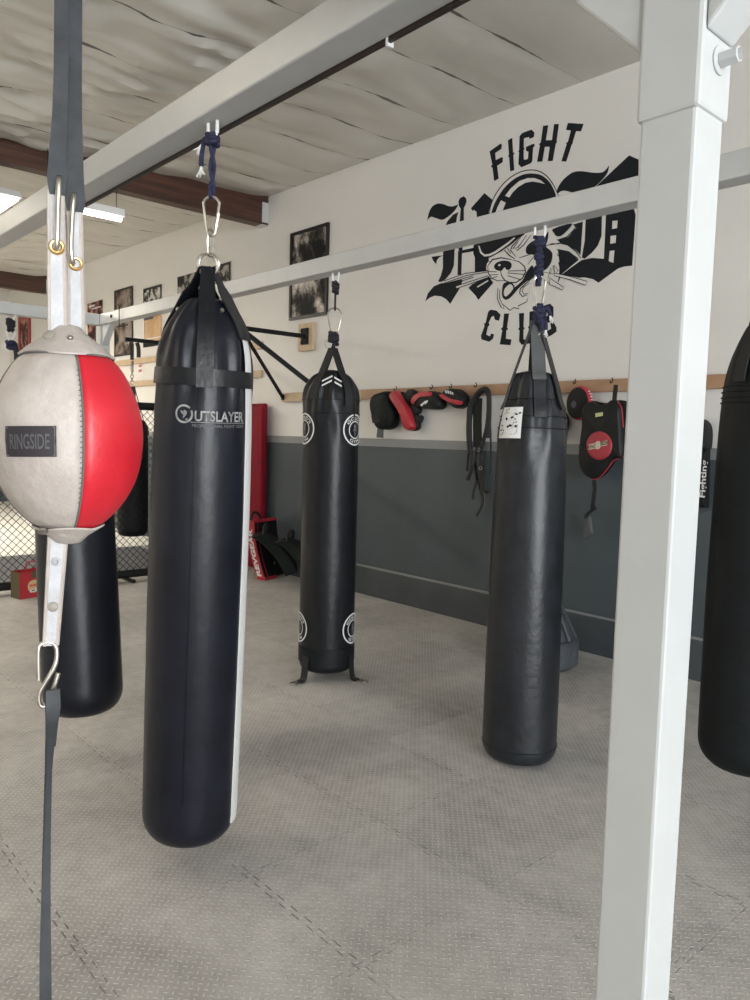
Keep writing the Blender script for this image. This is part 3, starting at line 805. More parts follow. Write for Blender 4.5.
# ================================================================= WALL BRACKETS
def bracket(xc, label, y_end, y_apex):
    t = thing('bag_bracket', label, 'bracket', (xc, Y1-.058, 2.6))
    L = Y1-.055-y_end; La = Y1-.055-y_apex
    bm = BM(); obox(bm, (0, -L/2, 0), (.021, 0, 0), (0, L/2, 0), (0, 0, .021)); obj('arm', bm, M_BLACKM, t, False, bevel=.003)
    for s in (-1, 1):
        a = Vector((0, -La, -.012)); b = Vector((s*.385, 0, -.635)); d = (b-a)
        bm = BM(); n = d.normalized(); q = n.cross(Vector((0, 0, 1))).normalized(); w_ = q.cross(n)
        k = .022 if s > 0 else .0135
        obox(bm, (a+b)/2, n*(d.length/2), q*k, w_*k); obj('strut', bm, M_BLACKM, t, False)
        bm = BM(); obox(bm, b+Vector((0, .001, 0)), (.02, 0, 0), (0, .008, 0), (0, 0, .03)); obj('foot_plate', bm, M_BLACKM, t, False)
    bm = BM(); box(bm, -.06, .06, -.008, .008, -.085, .085); pl = obj('wall_plate', bm, M_BLACKM, t, False, bevel=.002)
    for i in (-1, 1):
        for j in (-1, 0, 1):
            bm = BM(); lathe(bm, [(0, .01), (.009, .01), (.011, .006), (.011, 0), (0, 0)], 8); bmesh.ops.rotate(bm, verts=bm.verts, cent=(0, 0, 0), matrix=Matrix.Rotation(PI/2, 3, 'X'))
            bmesh.ops.translate(bm, verts=bm.verts, vec=(i*.044, -.008, j*.062)); obj('bolt', bm, M_BLACKM, pl)
    bm = BM(); torus(bm, (0, -L+.02, -.045), (0, 1, 0), (0, 0, 1), .022, .005); obj('eye_ring', bm, M_ZINC, t)
    return t
bracket(-6.68, 'black steel wall bracket with one arm and two braces beside the framed photo', 3.45, 4.12)
bracket(-8.60, 'far black steel bracket arm reaching out over the cage from the wall', 3.76, 4.25)
o = tag(obj('wooden_block', box(BM(), -6.81, -6.55, Y1-.047, Y1-.001, 2.45, 2.74), M_WOOD, None, False, bevel=.004), 'square pine block behind the plate of the near wall bracket', 'wood block')
o = tag(obj('wooden_block', box(BM(), -8.73, -8.47, Y1-.047, Y1-.039, 2.45, 2.74), M_WOOD, None, False, bevel=.003), 'square pine block behind the plate of the far wall bracket', 'wood block')
for z0, z1, lb in ((2.535, 2.615, 'upper pine strip fixed along the wall behind the bags'), (2.205, 2.285, 'lower pine strip fixed along the wall behind the bags')):
    tag(obj('wooden_strip', box(BM(), -12.2, -7.545, Y1-.038, Y1-.001, z0, z1), M_WOOD, None, False, bevel=.004), lb, 'wood strip')
tag(obj('wooden_strip', box(BM(), -7.10, -5.752, Y1-.046, Y1-.001, 1.915, 2.012), M_WOOD, None, False, bevel=.004), 'pale pine rail on the wall behind the emblem bag', 'wood rail')
RAIL = thing('coat_rail', 'long brown wooden rail with hooks carrying mitts and pads on the wall', 'wood rail', (-3, Y1-.001, 1.97))
obj('board', box(BM(), -2.748, 8.4, -.04, 0, -.05, .04), M_WOOD2, RAIL, False, bevel=.004)
def rail_hook(px, py):
    x, z = wall_point(px, py); z = min(max(z, 1.935), 2.0); x0 = x+3; z0 = z-1.97
    bm = BM(); tube(bm, smooth_path([(x0, -.04, z0+.015), (x0, -.05, z0-.005), (x0, -.070, z0-.010), (x0, -.075, z0+.008)], 5), .0035, 8)
    tube(bm, smooth_path([(x0, -.042, z0+.012), (x0, -.048, z0+.022), (x0, -.056, z0+.026)], 4), .0035, 8)
    obj('hook', bm, M_BLACKM, RAIL)
for h in ((400, 388), (436, 386), (480, 384), (579, 383), (616, 382), (455, 386)): rail_hook(*h)

# ================================================================= THINGS ON THE WALL RAIL
def A(pts, ox, oy, s): return [(ox+p[0]/s, oy+p[1]/s) for p in pts]
def W2D(pts, y=WALL_Y-.118): return [wall_point(p[0], p[1], y) for p in pts]
def pad(bm, pts, y, t, dome=.25, rows=((1, 0), (1.0, .55), (.95, .85), (.82, 1.0))):
    """stuffed pad: outline in wall coordinates (X,Z), back plane y, thickness t towards the hall"""
    cx = sum(p[0] for p in pts)/len(pts); cz = sum(p[1] for p in pts)/len(pts); rings = []
    for k, d in rows:
        rings.append([bm.verts.new((cx+(p[0]-cx)*k, y-t*d, cz+(p[1]-cz)*k)) for p in pts])
    n = len(pts)
    for a, b in zip(rings, rings[1:]):
        for i in range(n): bm.faces.new((a[i], a[(i+1) % n], b[(i+1) % n], b[i]))
    bm.faces.new(rings[0][::-1])
    c = bm.verts.new((cx, y-t*(1+dome*.2), cz)); a = rings[-1]
    for i in range(n): bm.faces.new((a[i], a[(i+1) % n], c))
    return bm
def flat(bm, pts, y, holes=()):
    return polyfill(bm, pts, lambda u, v: Vector((u, y, v)), holes)
def base_of(pts, y): 
    return (sum(p[0] for p in pts)/len(pts), y, min(p[1] for p in pts))
def local(bm, loc):
    bmesh.ops.translate(bm, verts=bm.verts, vec=-Vector(loc)); return bm
YW = WALL_Y-.052

# black mitt
s7 = (365, 375, 7.143)
o1 = W2D(curve2(A([(45, 200), (62, 150), (110, 124), (165, 122), (190, 200), (208, 250), (208, 330), (185, 375), (140, 390), (95, 380), (70, 330), (52, 265)], *s7), 4))
t = thing('focus_mitt', 'plain black focus mitt hanging leftmost on the wall rail', 'focus mitt', base_of(o1, YW))
obj('pad', local(pad(BM(), o1, YW, .11), t.location), M_BPADG, t)
sm = W2D(A([(70, 290), (115, 285), (135, 340), (80, 345)], *s7)); obj('label', local(flat(BM(), sm, YW-.113), t.location), M_BPAD, t, False)
tg = W2D(A([(68, 375), (108, 380), (106, 450), (60, 445)], *s7)); obj('wrist_strap', local(pad(BM(), tg, YW-.02, .012, 0), t.location), M_STRAPG, t)
# red curved mitt seen from its edge
o2 = W2D(curve2(A([(188, 138), (225, 113), (250, 130), (300, 210), (332, 262), (356, 372), (308, 392), (285, 310), (255, 248), (210, 180)], *s7), 4))
t = thing('focus_mitt', 'red edged black focus mitt seen from the side, second on the wall rail', 'focus mitt', base_of(o2, YW))
obj('red_rim', local(pad(BM(), o2, YW-.02, .10), t.location), M_BRED, t, label='red padded rim')
ob = W2D(curve2(A([(200, 150), (235, 118), (262, 135), (315, 215), (345, 262), (364, 375), (300, 396), (272, 315), (240, 252)], *s7), 4))
obj('pad', local(pad(BM(), ob, YW, .06), t.location), M_BPAD, t)
for q in ([(270, 150), (290, 100), (338, 115), (325, 185), (285, 185)], [(315, 225), (345, 215), (372, 240), (360, 275), (330, 270)], [(340, 300), (365, 285), (385, 300), (372, 338), (350, 345)]):
    w_ = W2D(curve2(A(q, *s7), 3)); obj('strap', local(pad(BM(), w_, YW, .05), t.location), M_STRAP, t)
wt = W2D(A([(228, 150), (238, 147), (290, 235), (280, 240)], *s7)); obj('lettering', local(flat(BM(), wt, YW-.126), t.location), M_REDDISC, t, False)
# red rimmed mitt seen from the front
o3 = W2D(curve2(A([(345, 188), (375, 140), (430, 115), (490, 118), (530, 152), (547, 200), (530, 240), (470, 246), (410, 236), (365, 222)], *s7), 4))
t = thing('focus_mitt', 'black focus mitt with a red top band and a white mark, between two red mitts', 'focus mitt', base_of(o3, YW))
obj('pad', local(pad(BM(), o3, YW, .10), t.location), M_BPAD, t)
rb_ = W2D(curve2(A([(347, 185), (375, 143), (430, 119), (488, 124), (492, 152), (432, 154), (392, 170), (362, 213)], *s7), 4)); obj('red_band', local(pad(BM(), rb_, YW-.088, .022), t.location), M_BRED, t, label='red band')
for q in ([(418, 215), (450, 190), (448, 205), (430, 226)], [(445, 190), (474, 180), (474, 194), (452, 214)]): obj('emblem', local(flat(BM(), W2D(A(q, *s7)), YW-.109), t.location), M_PRINTW, t, False)
# small turned red mitt
o4 = W2D(curve2(A([(550, 142), (580, 105), (640, 98), (690, 130), (712, 182), (695, 222), (660, 240), (628, 224), (590, 190), (558, 168)], *s7), 4))
t = thing('focus_mitt', 'black focus mitt with white lettering and a red stripe, left of the strap bundle', 'focus mitt', base_of(o4, YW))
obj('pad', local(pad(BM(), o4, YW, .10), t.location), M_BPAD, t)
rb_ = W2D(curve2(A([(550, 142), (575, 138), (635, 172), (706, 188), (698, 214), (640, 205), (590, 182), (558, 162)], *s7), 4)); obj('red_band', local(pad(BM(), rb_, YW-.085, .024), t.location), M_BRED, t, label='red stripe')
for q in ([(592, 112), (606, 112), (612, 132), (600, 132)], [(610, 110), (622, 112), (628, 136), (616, 134)], [(628, 116), (640, 118), (644, 140), (632, 138)], [(644, 122), (654, 126), (656, 144), (648, 142)]): obj('white_mark', local(flat(BM(), W2D(A(q, *s7)), YW-.1085), t.location), M_PRINTW, t, False)

# bundle of black straps
s6 = (455, 375, 6.667)
def wt3(pts, y): return [Vector((p[0], y, p[1])) for p in W2D(A(pts, *s6))]
org = Vector((-4.28, YW, .95))
t = thing('strap_bundle', 'tangled bundle of black straps hanging from the wall rail beside the charcoal bag', 'straps', org)
org_y = 0
def strapo(name, pts, y, w_, tk=.006, mt=M_STRAP):
    P_ = smooth_path([p-org for p in wt3(pts, y)], 5); bm = BM(); ribbon(bm, P_, (1, 0, .15), w_, tk); return obj(name, bm, mt, t)
for pts, y, rr in (([(98, 520), (88, 400), (90, 300), (100, 200), (150, 120), (195, 92), (222, 130), (222, 300), (215, 420)], YW-.06, .021), ([(72, 700), (100, 600), (90, 400), (95, 260), (130, 160), (180, 110), (212, 150), (200, 350), (150, 520)], YW-.045, .016), ([(62, 640), (72, 480), (82, 330), (98, 210)], YW-.03, .009), ([(215, 300), (219, 480), (216, 660)], YW-.03, .008)):
    bm = BM(); tube(bm, smooth_path([p-org for p in wt3(pts, y)], 6), rr, 8); obj('loop', bm, M_STRAP, t)
strapo('broad_strap', [(145, 155), (140, 300), (142, 480)], YW-.05, .085, .012, M_BPADG)
for pts in ([(120, 590), (132, 690), (106, 780), (102, 830)], [(150, 500), (152, 740), (166, 820), (160, 880), (126, 940)], [(165, 560), (168, 700), (175, 775), (212, 778)], [(130, 470), (118, 620), (135, 700), (150, 760)]): strapo('tail', pts, YW-.035, .022)
for q in ((160, 500), (172, 620)):
    p = wt3([q], YW-.07)[0]-org; bm = BM(); torus(bm, p, (1, 0, 0), (0, .3, 1), .014, .003); obj('buckle', bm, M_ZINC, t)

# round mitt with red rim
cx, cz = wall_point(578, 403, YW-.05)
t = thing('focus_mitt', 'round black punch mitt with a red laced rim, left of the chest protector', 'focus mitt', (cx, YW, cz))
ell = [(.098*cos(2*PI*k/40), .122*sin(2*PI*k/40)) for k in range(40)]
bm = BM(); pad(bm, ell, -.0, .050, rows=((.9, 0), (1.02, .3), (1.02, .75), (.94, 1.0))); obj('red_rim', bm, M_BRED, t, label='red rim')
bm = BM(); pad(bm, [(x*.93-.006, z*.93) for x, z in ell], -.046, .012); f_ = obj('pad', bm, M_BPAD, t)
bm = BM(); flat(bm, [(-.03+x*.22, z*.22-.01) for x, z in ell], -.0596); obj('emblem', bm, M_STRAPG, t, False)
for k in range(9):
    a = -.75+1.5*k/8; bm = BM(); x = .1*cos(a); z = .124*sin(a)
    obox(bm, (x+.002, -.028, z), (.003, 0, 0), (0, .010, 0), (0, 0, .004)); obj('lace', bm, M_PRINTW, t, False)
# black mitt half hidden behind the charcoal bag
cx, cz = wall_point(552, 423, YW-.05)
t = thing('focus_mitt', 'black mitt mostly hidden behind the charcoal bag with the sticker', 'focus mitt', (cx, YW, cz))
bm = BM(); pad(bm, [(x*1.25, z*.95) for x, z in ell], 0, .09); obj('pad', bm, M_BPAD, t)
bm = BM(); ribbon(bm, [(0, -.03, .09), (0, -.04, .2), (0, -.065, .29)], (1, 0, 0), .03, .006); obj('hang_loop', bm, M_STRAP, t)

# chest protector
s5 = (570, 370, 5.556); yv = YW-.058
W2V = lambda pts: W2D(pts, yv-.065)
ov = W2V(curve2(A([(75, 212), (108, 176), (135, 180), (165, 196), (215, 178), (240, 163), (264, 172), (285, 205), (292, 250), (296, 330), (300, 480), (262, 492), (236, 505), (205, 550), (160, 600), (120, 606), (72, 570), (55, 500), (58, 420), (70, 320)], *s5), 4))
t = thing('chest_protector', 'black chest protector with a red round emblem hanging from the wall rail', 'chest protector', base_of(ov, yv))
obj('padded_front', local(pad(BM(), ov, yv, .10, rows=((.96, 0), (1.0, .5), (.97, .85), (.88, 1.0))), t.location), M_BPAD, t)
bk = W2V(curve2(A([(95, 225), (105, 172), (150, 178), (215, 182), (262, 165), (300, 190), (312, 300), (310, 470), (240, 470), (120, 480)], *s5), 4)); obj('back_panel', local(pad(BM(), bk, yv+.0, .05), t.location), M_BPADG, t)
def v3(pts, y): return [Vector((p[0], y, p[1]))-t.location for p in W2D(A(pts, *s5), y)]
bm = BM(); tube(bm, smooth_path(v3([(120, 606), (160, 600), (205, 552), (238, 507), (264, 494), (300, 482)], yv-.065), 5), .0055, 8); obj('piping', bm, M_REDDISC, t, label='red piping')
bm = BM(); tube(bm, smooth_path(v3([(264, 172), (285, 208), (290, 250), (296, 320)], yv-.07), 5), .005, 8); obj('piping', bm, M_REDDISC, t)
dc = W2D([(570+(160+72*cos(2*PI*k/36))/5.556, 370+(420+80*sin(2*PI*k/36))/5.556) for k in range(36)], yv-.108)
em = obj('round_emblem', local(pad(BM(), dc, yv-.092, .02, .05), t.location), M_REDDISC, t, label='red round emblem')
bar = W2D(A([(100, 415), (140, 406), (147, 396), (162, 394), (168, 402), (207, 388), (207, 418), (170, 425), (160, 440), (148, 440), (140, 436), (102, 444)], *s5), yv-.118)
obj('name_bar', local(flat(BM(), bar, yv-.116), t.location), M_DIRTPRINT, em, False)
bx0, bz0 = wall_point(*A([(121, 425)], *s5)[0], yv-.118); bx1, bz1 = wall_point(*A([(188, 407)], *s5)[0], yv-.118)
for s_, (qx, qz) in (('RING', (bx0, bz0)), ('SIDE', (bx1, bz1))):
    obj('lettering', local(text_bm(s_, .026, lambda u, v: Vector((qx+u, yv-.1175, qz+v+u*.22)), width=.058, bold=.015), t.location), M_BPAD, em, False)
yt = W2D(A([(140, 240), (184, 233), (184, 255), (140, 264)], *s5), yv-.10); obj('yellow_tag', local(pad(BM(), yt, yv-.092, .012, 0), t.location), M_YEL, t)
bm = BM(); ribbon(bm, v3([(255, 82), (250, 130), (246, 175)], yv-.05), (1, 0, 0), .032, .006); obj('hang_strap', bm, M_STRAP, t)
bm = BM(); ribbon(bm, v3([(132, 600), (138, 660), (130, 720), (124, 775)], yv-.05), (1, 0, 0), .03, .005); obj('waist_strap', bm, M_STRAP, t)
bm = BM(); ribbon(bm, v3([(146, 765), (120, 782), (96, 800), (80, 820)], yv-.055), (.3, 0, 1), .022, .006); obj('buckle', bm, M_STRAP, t)
bm = BM(); pd = W2D(curve2(A([(88, 812), (108, 815), (116, 870), (122, 908), (100, 925), (72, 938), (68, 880)], *s5), 3), yv-.05); obj('strap_end', local(pad(bm, pd, yv-.03, .02), t.location), M_STRAPG, t)

# gear right of the post
s9 = (687, 410, 9.524)
og = W2D(curve2(A([(-40, 120), (40, 80), (140, 90), (190, 145), (202, 230), (195, 330), (180, 375), (100, 385), (-20, 380), (-60, 250)], *s9), 4))
t = thing('training_stick', 'black padded training stick with white Fighting lettering, right of the grey post', 'training pad', base_of(og, YW))
obj('padded_head', local(pad(BM(), og, YW, .11), t.location), M_BPAD, t)
os_ = W2D(A([(60, 370), (178, 372), (172, 600), (166, 932), (40, 935), (50, 600)], *s9)); obj('sleeve', local(pad(BM(), os_, YW, .07, 0), t.location), M_BPAD, t)
qx, qz = wall_point(*A([(162, 655)], *s9)[0], YW-.075)
obj('lettering', local(text_bm('Fighting', .048, lambda u, v: Vector((qx-v, YW-.0745, qz+u)), width=.24, bold=.02), t.location), M_PRINTW, t, False)

# ================================================================= MURAL (paint on the wall)
MU = thing('wall_mural', 'black painted cat in a cap between FIGHT CLUB letters on the white wall', 'mural', (-3.6, WALL_Y, 2.3))
def paint(name, polys, layer=1, mt=M_MURAL, strokes=(), parent=None):
    bm = BM(); y = WALL_Y-.0012*layer
    f = lambda u, v: Vector((wall_point(u, v)[0]+3.6, y-WALL_Y, wall_point(u, v)[1]-2.3))
    for p in polys: polyfill(bm, p, f)
    for pts, w_, cl in strokes:
        for q in stroke2(pts, w_*1.45, cl):
            try: polyfill(bm, [(a.x, a.y) for a in q], f)
            except Exception: pass
    return obj(name, bm, mt, parent or MU, False)
cA, cB, cC, cD, cE = (480, 115, 12.5), (530, 115, 12.5), (420, 180, 9.375), (480, 165, 8.333), (550, 150, 8.333)
cF, cG, cH, cI = (420, 225, 9.375), (480, 225, 9.375), (550, 200, 8.333), (475, 295, 8.333)
for L_ in ([(120, 455), (262, 355), (275, 378), (268, 425), (192, 475), (198, 565), (278, 525), (288, 545), (285, 590), (215, 635), (235, 795), (178, 828), (158, 660), (140, 650), (142, 632), (155, 622)],
           [(350, 315), (405, 285), (415, 470), (432, 470), (430, 490), (418, 500), (430, 690), (378, 705), (365, 525), (352, 520), (352, 508), (364, 500)],
           [(495, 265), (530, 225), (645, 183), (682, 220), (675, 275), (620, 300), (614, 275), (557, 290), (550, 300), (548, 410), (560, 425), (546, 440), (548, 545), (555, 562), (600, 548), (607, 460), (578, 450), (575, 400), (672, 358), (688, 380), (665, 410), (655, 580), (635, 605), (518, 655), (480, 615), (490, 465), (476, 460), (490, 440)]):
    paint('letter', [A(L_, *cA)])
for L_ in ([(165, 135), (230, 128), (200, 315), (275, 315), (302, 115), (363, 113), (335, 320), (340, 340), (325, 355), (285, 575), (222, 578), (248, 398), (188, 398), (155, 583), (90, 585), (125, 378), (112, 370), (118, 358), (135, 345)],
           [(475, 100), (672, 112), (640, 205), (578, 203), (535, 340), (540, 355), (525, 365), (455, 583), (393, 580), (460, 362), (445, 355), (475, 335), (512, 195), (450, 185)]):
    paint('letter', [A(L_, *cB)])
for L_ in ([(110, 140), (130, 122), (180, 130), (215, 165), (200, 215), (165, 205), (158, 175), (140, 180), (115, 230), (122, 250), (108, 265), (95, 330), (125, 345), (135, 320), (160, 330), (150, 365), (120, 390), (55, 370), (50, 340), (80, 260), (75, 240), (90, 230)],
           [(243, 155), (285, 153), (268, 270), (278, 285), (262, 295), (258, 365), (305, 370), (297, 418), (207, 412), (228, 295), (215, 285), (232, 265)],
           [(367, 152), (410, 150), (405, 265), (415, 278), (405, 290), (405, 370), (430, 375), (450, 280), (440, 275), (452, 255), (455, 140), (495, 130), (500, 260), (480, 400), (390, 415), (368, 385), (372, 295), (360, 285), (370, 270)]):
    paint('letter', [A(L_, *cI)])
b1 = A([(540, 100), (625, 72), (655, 100), (655, 170), (640, 200), (680, 270), (680, 305), (640, 335), (560, 370), (530, 375)], *cI)
bm = BM(); fM = lambda u, v: Vector((wall_point(u, v)[0]+3.6, -.0012, wall_point(u, v)[1]-2.3))
polyfill(bm, b1, fM, [A([(585, 130), (610, 120), (615, 165), (590, 180)], *cI), A([(590, 240), (625, 225), (635, 280), (600, 300)], *cI)]); obj('letter', bm, M_MURAL, MU, False)
# blackletter on the left
paint('blackletter', [curve2(A([(70, 380), (78, 330), (95, 280), (125, 240), (175, 220), (225, 228), (270, 245), (310, 247), (355, 232), (350, 250), (320, 295), (270, 340), (215, 373), (170, 365), (110, 345), (85, 360)], *cC), 4)])
paint('blackletter', [[(444.5, 227.5), (447.7, 221), (453, 214.7), (458.6, 212), (457, 217), (456, 225), (454.7, 251), (454, 265.5), (451, 273), (445.6, 279.4), (441.3, 282), (438, 281.5), (440.8, 276), (443, 267.7), (443, 256)]])
paint('blackletter', [A([(362, 200), (375, 170), (410, 152), (432, 170), (438, 200), (425, 240), (412, 260), (412, 405), (400, 660), (362, 664), (372, 410), (382, 270), (365, 240)], *cC)])
paint('blackletter', [A([(358, 245), (505, 212), (508, 246), (395, 265), (388, 465), (352, 470)], *cF)])
paint('blackletter', [A([(108, 298), (218, 285), (180, 305), (160, 330), (152, 368), (125, 335)], *cF)])
paint('blackletter', [A([(478, 265), (605, 122), (690, 195), (740, 230), (760, 560), (640, 640), (530, 610), (535, 365), (530, 300), (505, 278), (495, 293)], *cC)])
paint('blackletter', [A([(515, 180), (640, 200), (650, 380), (625, 430), (515, 440)], *cF)])
paint('blackletter', [A([(50, 715), (75, 640), (130, 575), (200, 545), (240, 545), (390, 505), (400, 525), (370, 600), (285, 740), (245, 695), (200, 670), (140, 663), (95, 680)], *cF)])
paint('blackletter', [A([(455, 590), (490, 555), (640, 480), (720, 520), (685, 545), (548, 703), (520, 660)], *cF)])
# blackletter on the right
paint('blackletter', [curve2(A([(60, 330), (100, 260), (160, 205), (210, 180), (280, 178), (350, 188), (430, 188), (470, 160), (492, 130), (480, 190), (430, 255), (360, 315), (290, 335), (200, 355), (130, 340), (90, 345), (68, 360)], *cE), 3)])
paint('blackletter', [A([(375, 312), (660, 45), (740, 80), (735, 420), (470, 450), (480, 285), (548, 220), (520, 250), (440, 330), (400, 360)], *cE)])
paint('blackletter', [A([(190, 205), (275, 180), (255, 460), (220, 420), (140, 370), (90, 360), (60, 330), (150, 310), (220, 230)], *cH)])
paint('blackletter', [A([(300, 110), (435, 80), (430, 300), (400, 380), (350, 440), (290, 490), (265, 480), (290, 340)], *cH)])
bm = BM(); polyfill(bm, A([(470, 60), (690, 40), (715, 125), (685, 548), (620, 555), (570, 570), (500, 620), (405, 690), (360, 660), (290, 645), (240, 648), (100, 620), (180, 560), (265, 500), (350, 483), (450, 490)], *cH), fM,
    [A([(520, 175), (565, 170), (560, 235), (518, 242)], *cH), A([(505, 300), (553, 293), (548, 358), (502, 365)], *cH), A([(498, 425), (538, 420), (530, 525), (490, 510)], *cH)]); obj('blackletter', bm, M_MURAL, MU, False)
paint('blackletter', [A([(75, 410), (165, 430), (230, 490), (240, 500), (95, 620), (70, 690), (40, 600), (60, 520), (20, 460)], *cH)])
# cap
capo = curve2(A([(78, 420), (95, 330), (130, 250), (190, 165), (270, 95), (350, 55), (430, 42), (500, 55), (560, 95), (610, 160), (645, 230), (668, 300), (640, 420), (400, 500), (150, 520)], *cD), 5)
paint('cap', [capo], 2, M_WALL)
paint('cap', [curve2(A([(100, 420), (118, 335), (160, 255), (215, 180), (290, 115), (370, 78), (440, 72), (510, 85), (570, 130), (610, 190), (635, 270), (600, 380), (400, 470), (160, 490)], *cD), 5)], 3)
paint('cap_outline', [], 3, M_MURAL, [(curve2(A([(78, 420), (95, 330), (130, 250), (190, 165), (270, 95), (350, 55), (430, 42), (500, 55), (560, 95), (610, 160), (645, 230), (660, 265)], *cD), 4, False), .7, False)])
paint('cap_highlight', [A([(212, 258), (260, 195), (330, 135), (400, 110), (460, 110), (510, 130), (545, 160), (500, 148), (440, 138), (380, 150), (320, 185), (275, 230), (247, 272)], *cD)], 4, M_WALL)
paint('cap_highlight', [A([(178, 295), (218, 315), (190, 385), (150, 440), (120, 430), (150, 350)], *cD)], 4, M_WALL)
# face
paint('cat_face', [curve2(A([(60, 400), (90, 330), (200, 300), (300, 240), (420, 90), (600, 20), (700, 100), (740, 300), (745, 420), (720, 540), (600, 520), (480, 520), (450, 640), (440, 730), (370, 790), (290, 812), (200, 770), (165, 690), (172, 600), (110, 520), (75, 450)], *cG), 4)], 2, M_WALL)
paint('cap_brim', [A([(505-562.5, 190), (20, 160), (150, 130), (400, 60), (420, 90), (380, 112), (300, 180), (200, 250), (100, 305), (0, 322), (-40, 315), (-60, 270)], *cG)], 3)
paint('brim_line', [], 4, M_WALL, [([(479.2, 246), (481.3, 252.7), (485, 255.6), (490, 255), (496, 252.2), (507.7, 244), (515, 237.8)], 1.5, False)])
paint('brim_outline', [], 3, M_MURAL, [(A([(505, 195), (512, 270), (545, 330), (620, 350), (680, 340)], *cF), .6, False)])
paint('cat_nose', [curve2(A([(135, 400), (140, 372), (165, 350), (215, 335), (270, 340), (298, 365), (295, 400), (270, 422), (245, 415), (240, 400), (225, 405), (205, 430), (160, 425)], *cG), 3)], 3)
paint('nose_glint', [curve2(A([(172, 380), (185, 366), (198, 374), (186, 388)], *cG), 3)], 4, M_WALL)
paint('cat_mouth', [curve2(A([(225, 548), (290, 535), (325, 570), (330, 582), (400, 520), (440, 440), (490, 378), (508, 420), (510, 490), (440, 530), (370, 590), (300, 670), (250, 702), (215, 680), (208, 620)], *cG), 3)], 3)
paint('cat_tongue', [curve2(A([(235, 600), (285, 555), (315, 585), (300, 620), (250, 670), (228, 650)], *cG), 3)], 4, M_WALL)
paint('cat_eye', [curve2(A([(435, 215), (470, 170), (530, 140), (590, 150), (640, 60), (640, 130), (620, 200), (660, 235), (682, 275), (670, 350), (630, 410), (580, 425), (545, 330), (500, 280), (440, 270)], *cG), 3)], 3)
paint('cat_ear', [curve2(A([(30, 240), (190, 195), (110, 290), (60, 303), (35, 275)], *cH), 3)], 3)
w1 = 1.0
LINES = ([(A(p, *cG), k, False) for p, k in (
    ([(75, 380), (80, 450), (110, 500), (170, 525), (235, 520)], .6), ([(75, 385), (120, 325), (200, 308), (300, 325)], .9), ([(310, 330), (370, 345), (420, 390), (430, 440), (400, 500), (340, 540), (280, 540), (235, 520), (205, 475), (195, 430)], .8),
    ([(60, 436), (160, 440)], .9), ([(85, 470), (170, 465)], .9), ([(100, 505), (165, 482)], .9), ([(265, 432), (430, 428)], 1.0), ([(260, 450), (420, 464)], 1.0), ([(260, 475), (390, 515)], 1.0),
    ([(170, 590), (165, 690), (200, 770), (230, 790), (215, 745), (285, 800), (320, 775), (370, 785), (360, 760), (440, 720), (450, 690)], .7), ([(188, 600), (188, 690), (215, 750)], .6),
    ([(445, 655), (400, 672), (375, 640), (380, 600), (420, 560), (490, 500)], .8), ([(455, 640), (415, 650), (398, 620), (410, 585), (470, 540)], .6),
    ([(400, 95), (300, 205), (290, 240), (340, 300)], .7), ([(440, 95), (360, 210), (310, 225), (360, 160)], .7), ([(480, 95), (410, 190), (350, 240), (330, 215)], .7), ([(230, 235), (270, 280), (330, 320)], .9), ([(260, 215), (290, 270)], .7), ([(365, 310), (430, 290), (540, 255), (450, 370)], .7),
    ([(590, 440), (745, 470)], .6), ([(600, 520), (745, 600)], .6), ([(660, 460), (690, 380), (700, 470), (735, 420)], .7), ([(640, 500), (665, 400)], .6), ([(600, 205), (680, 175), (740, 180)], .7))]
    + [(A(p, *cH), k, False) for p, k in (([(0, 375), (90, 360), (150, 375), (220, 430), (262, 490)], .8), ([(140, 530), (120, 480), (60, 410), (150, 430), (240, 490)], .8), ([(90, 600), (75, 520), (120, 520), (60, 450)], .8), ([(60, 335), (140, 310), (200, 250), (230, 200)], .7), ([(40, 600), (35, 545), (75, 590)], .7))])
for st_ in LINES: paint('drawn_line', [], 3, M_MURAL, [st_])
def whisk(pts):
    paint('whisker', [pts], 5, M_WALL); paint('whisker_outline', [], 6, M_MURAL, [(pts, .55, True)])
whisk(A([(225, 527), (430, 455), (640, 430), (640, 442), (440, 475), (230, 547)], *cF)); whisk(A([(395, 508), (500, 478), (505, 492), (400, 525)], *cF))
whisk(A([(340, 575), (640, 478), (642, 493), (350, 597)], *cF)); whisk(A([(535, 575), (640, 513), (650, 530), (548, 592)], *cF))
whisk(A([(40, 610), (180, 640), (315, 680), (300, 712), (170, 665), (40, 632)], *cH)); whisk(A([(0, 650), (60, 690), (118, 728), (108, 752), (40, 720), (0, 705)], *cH))

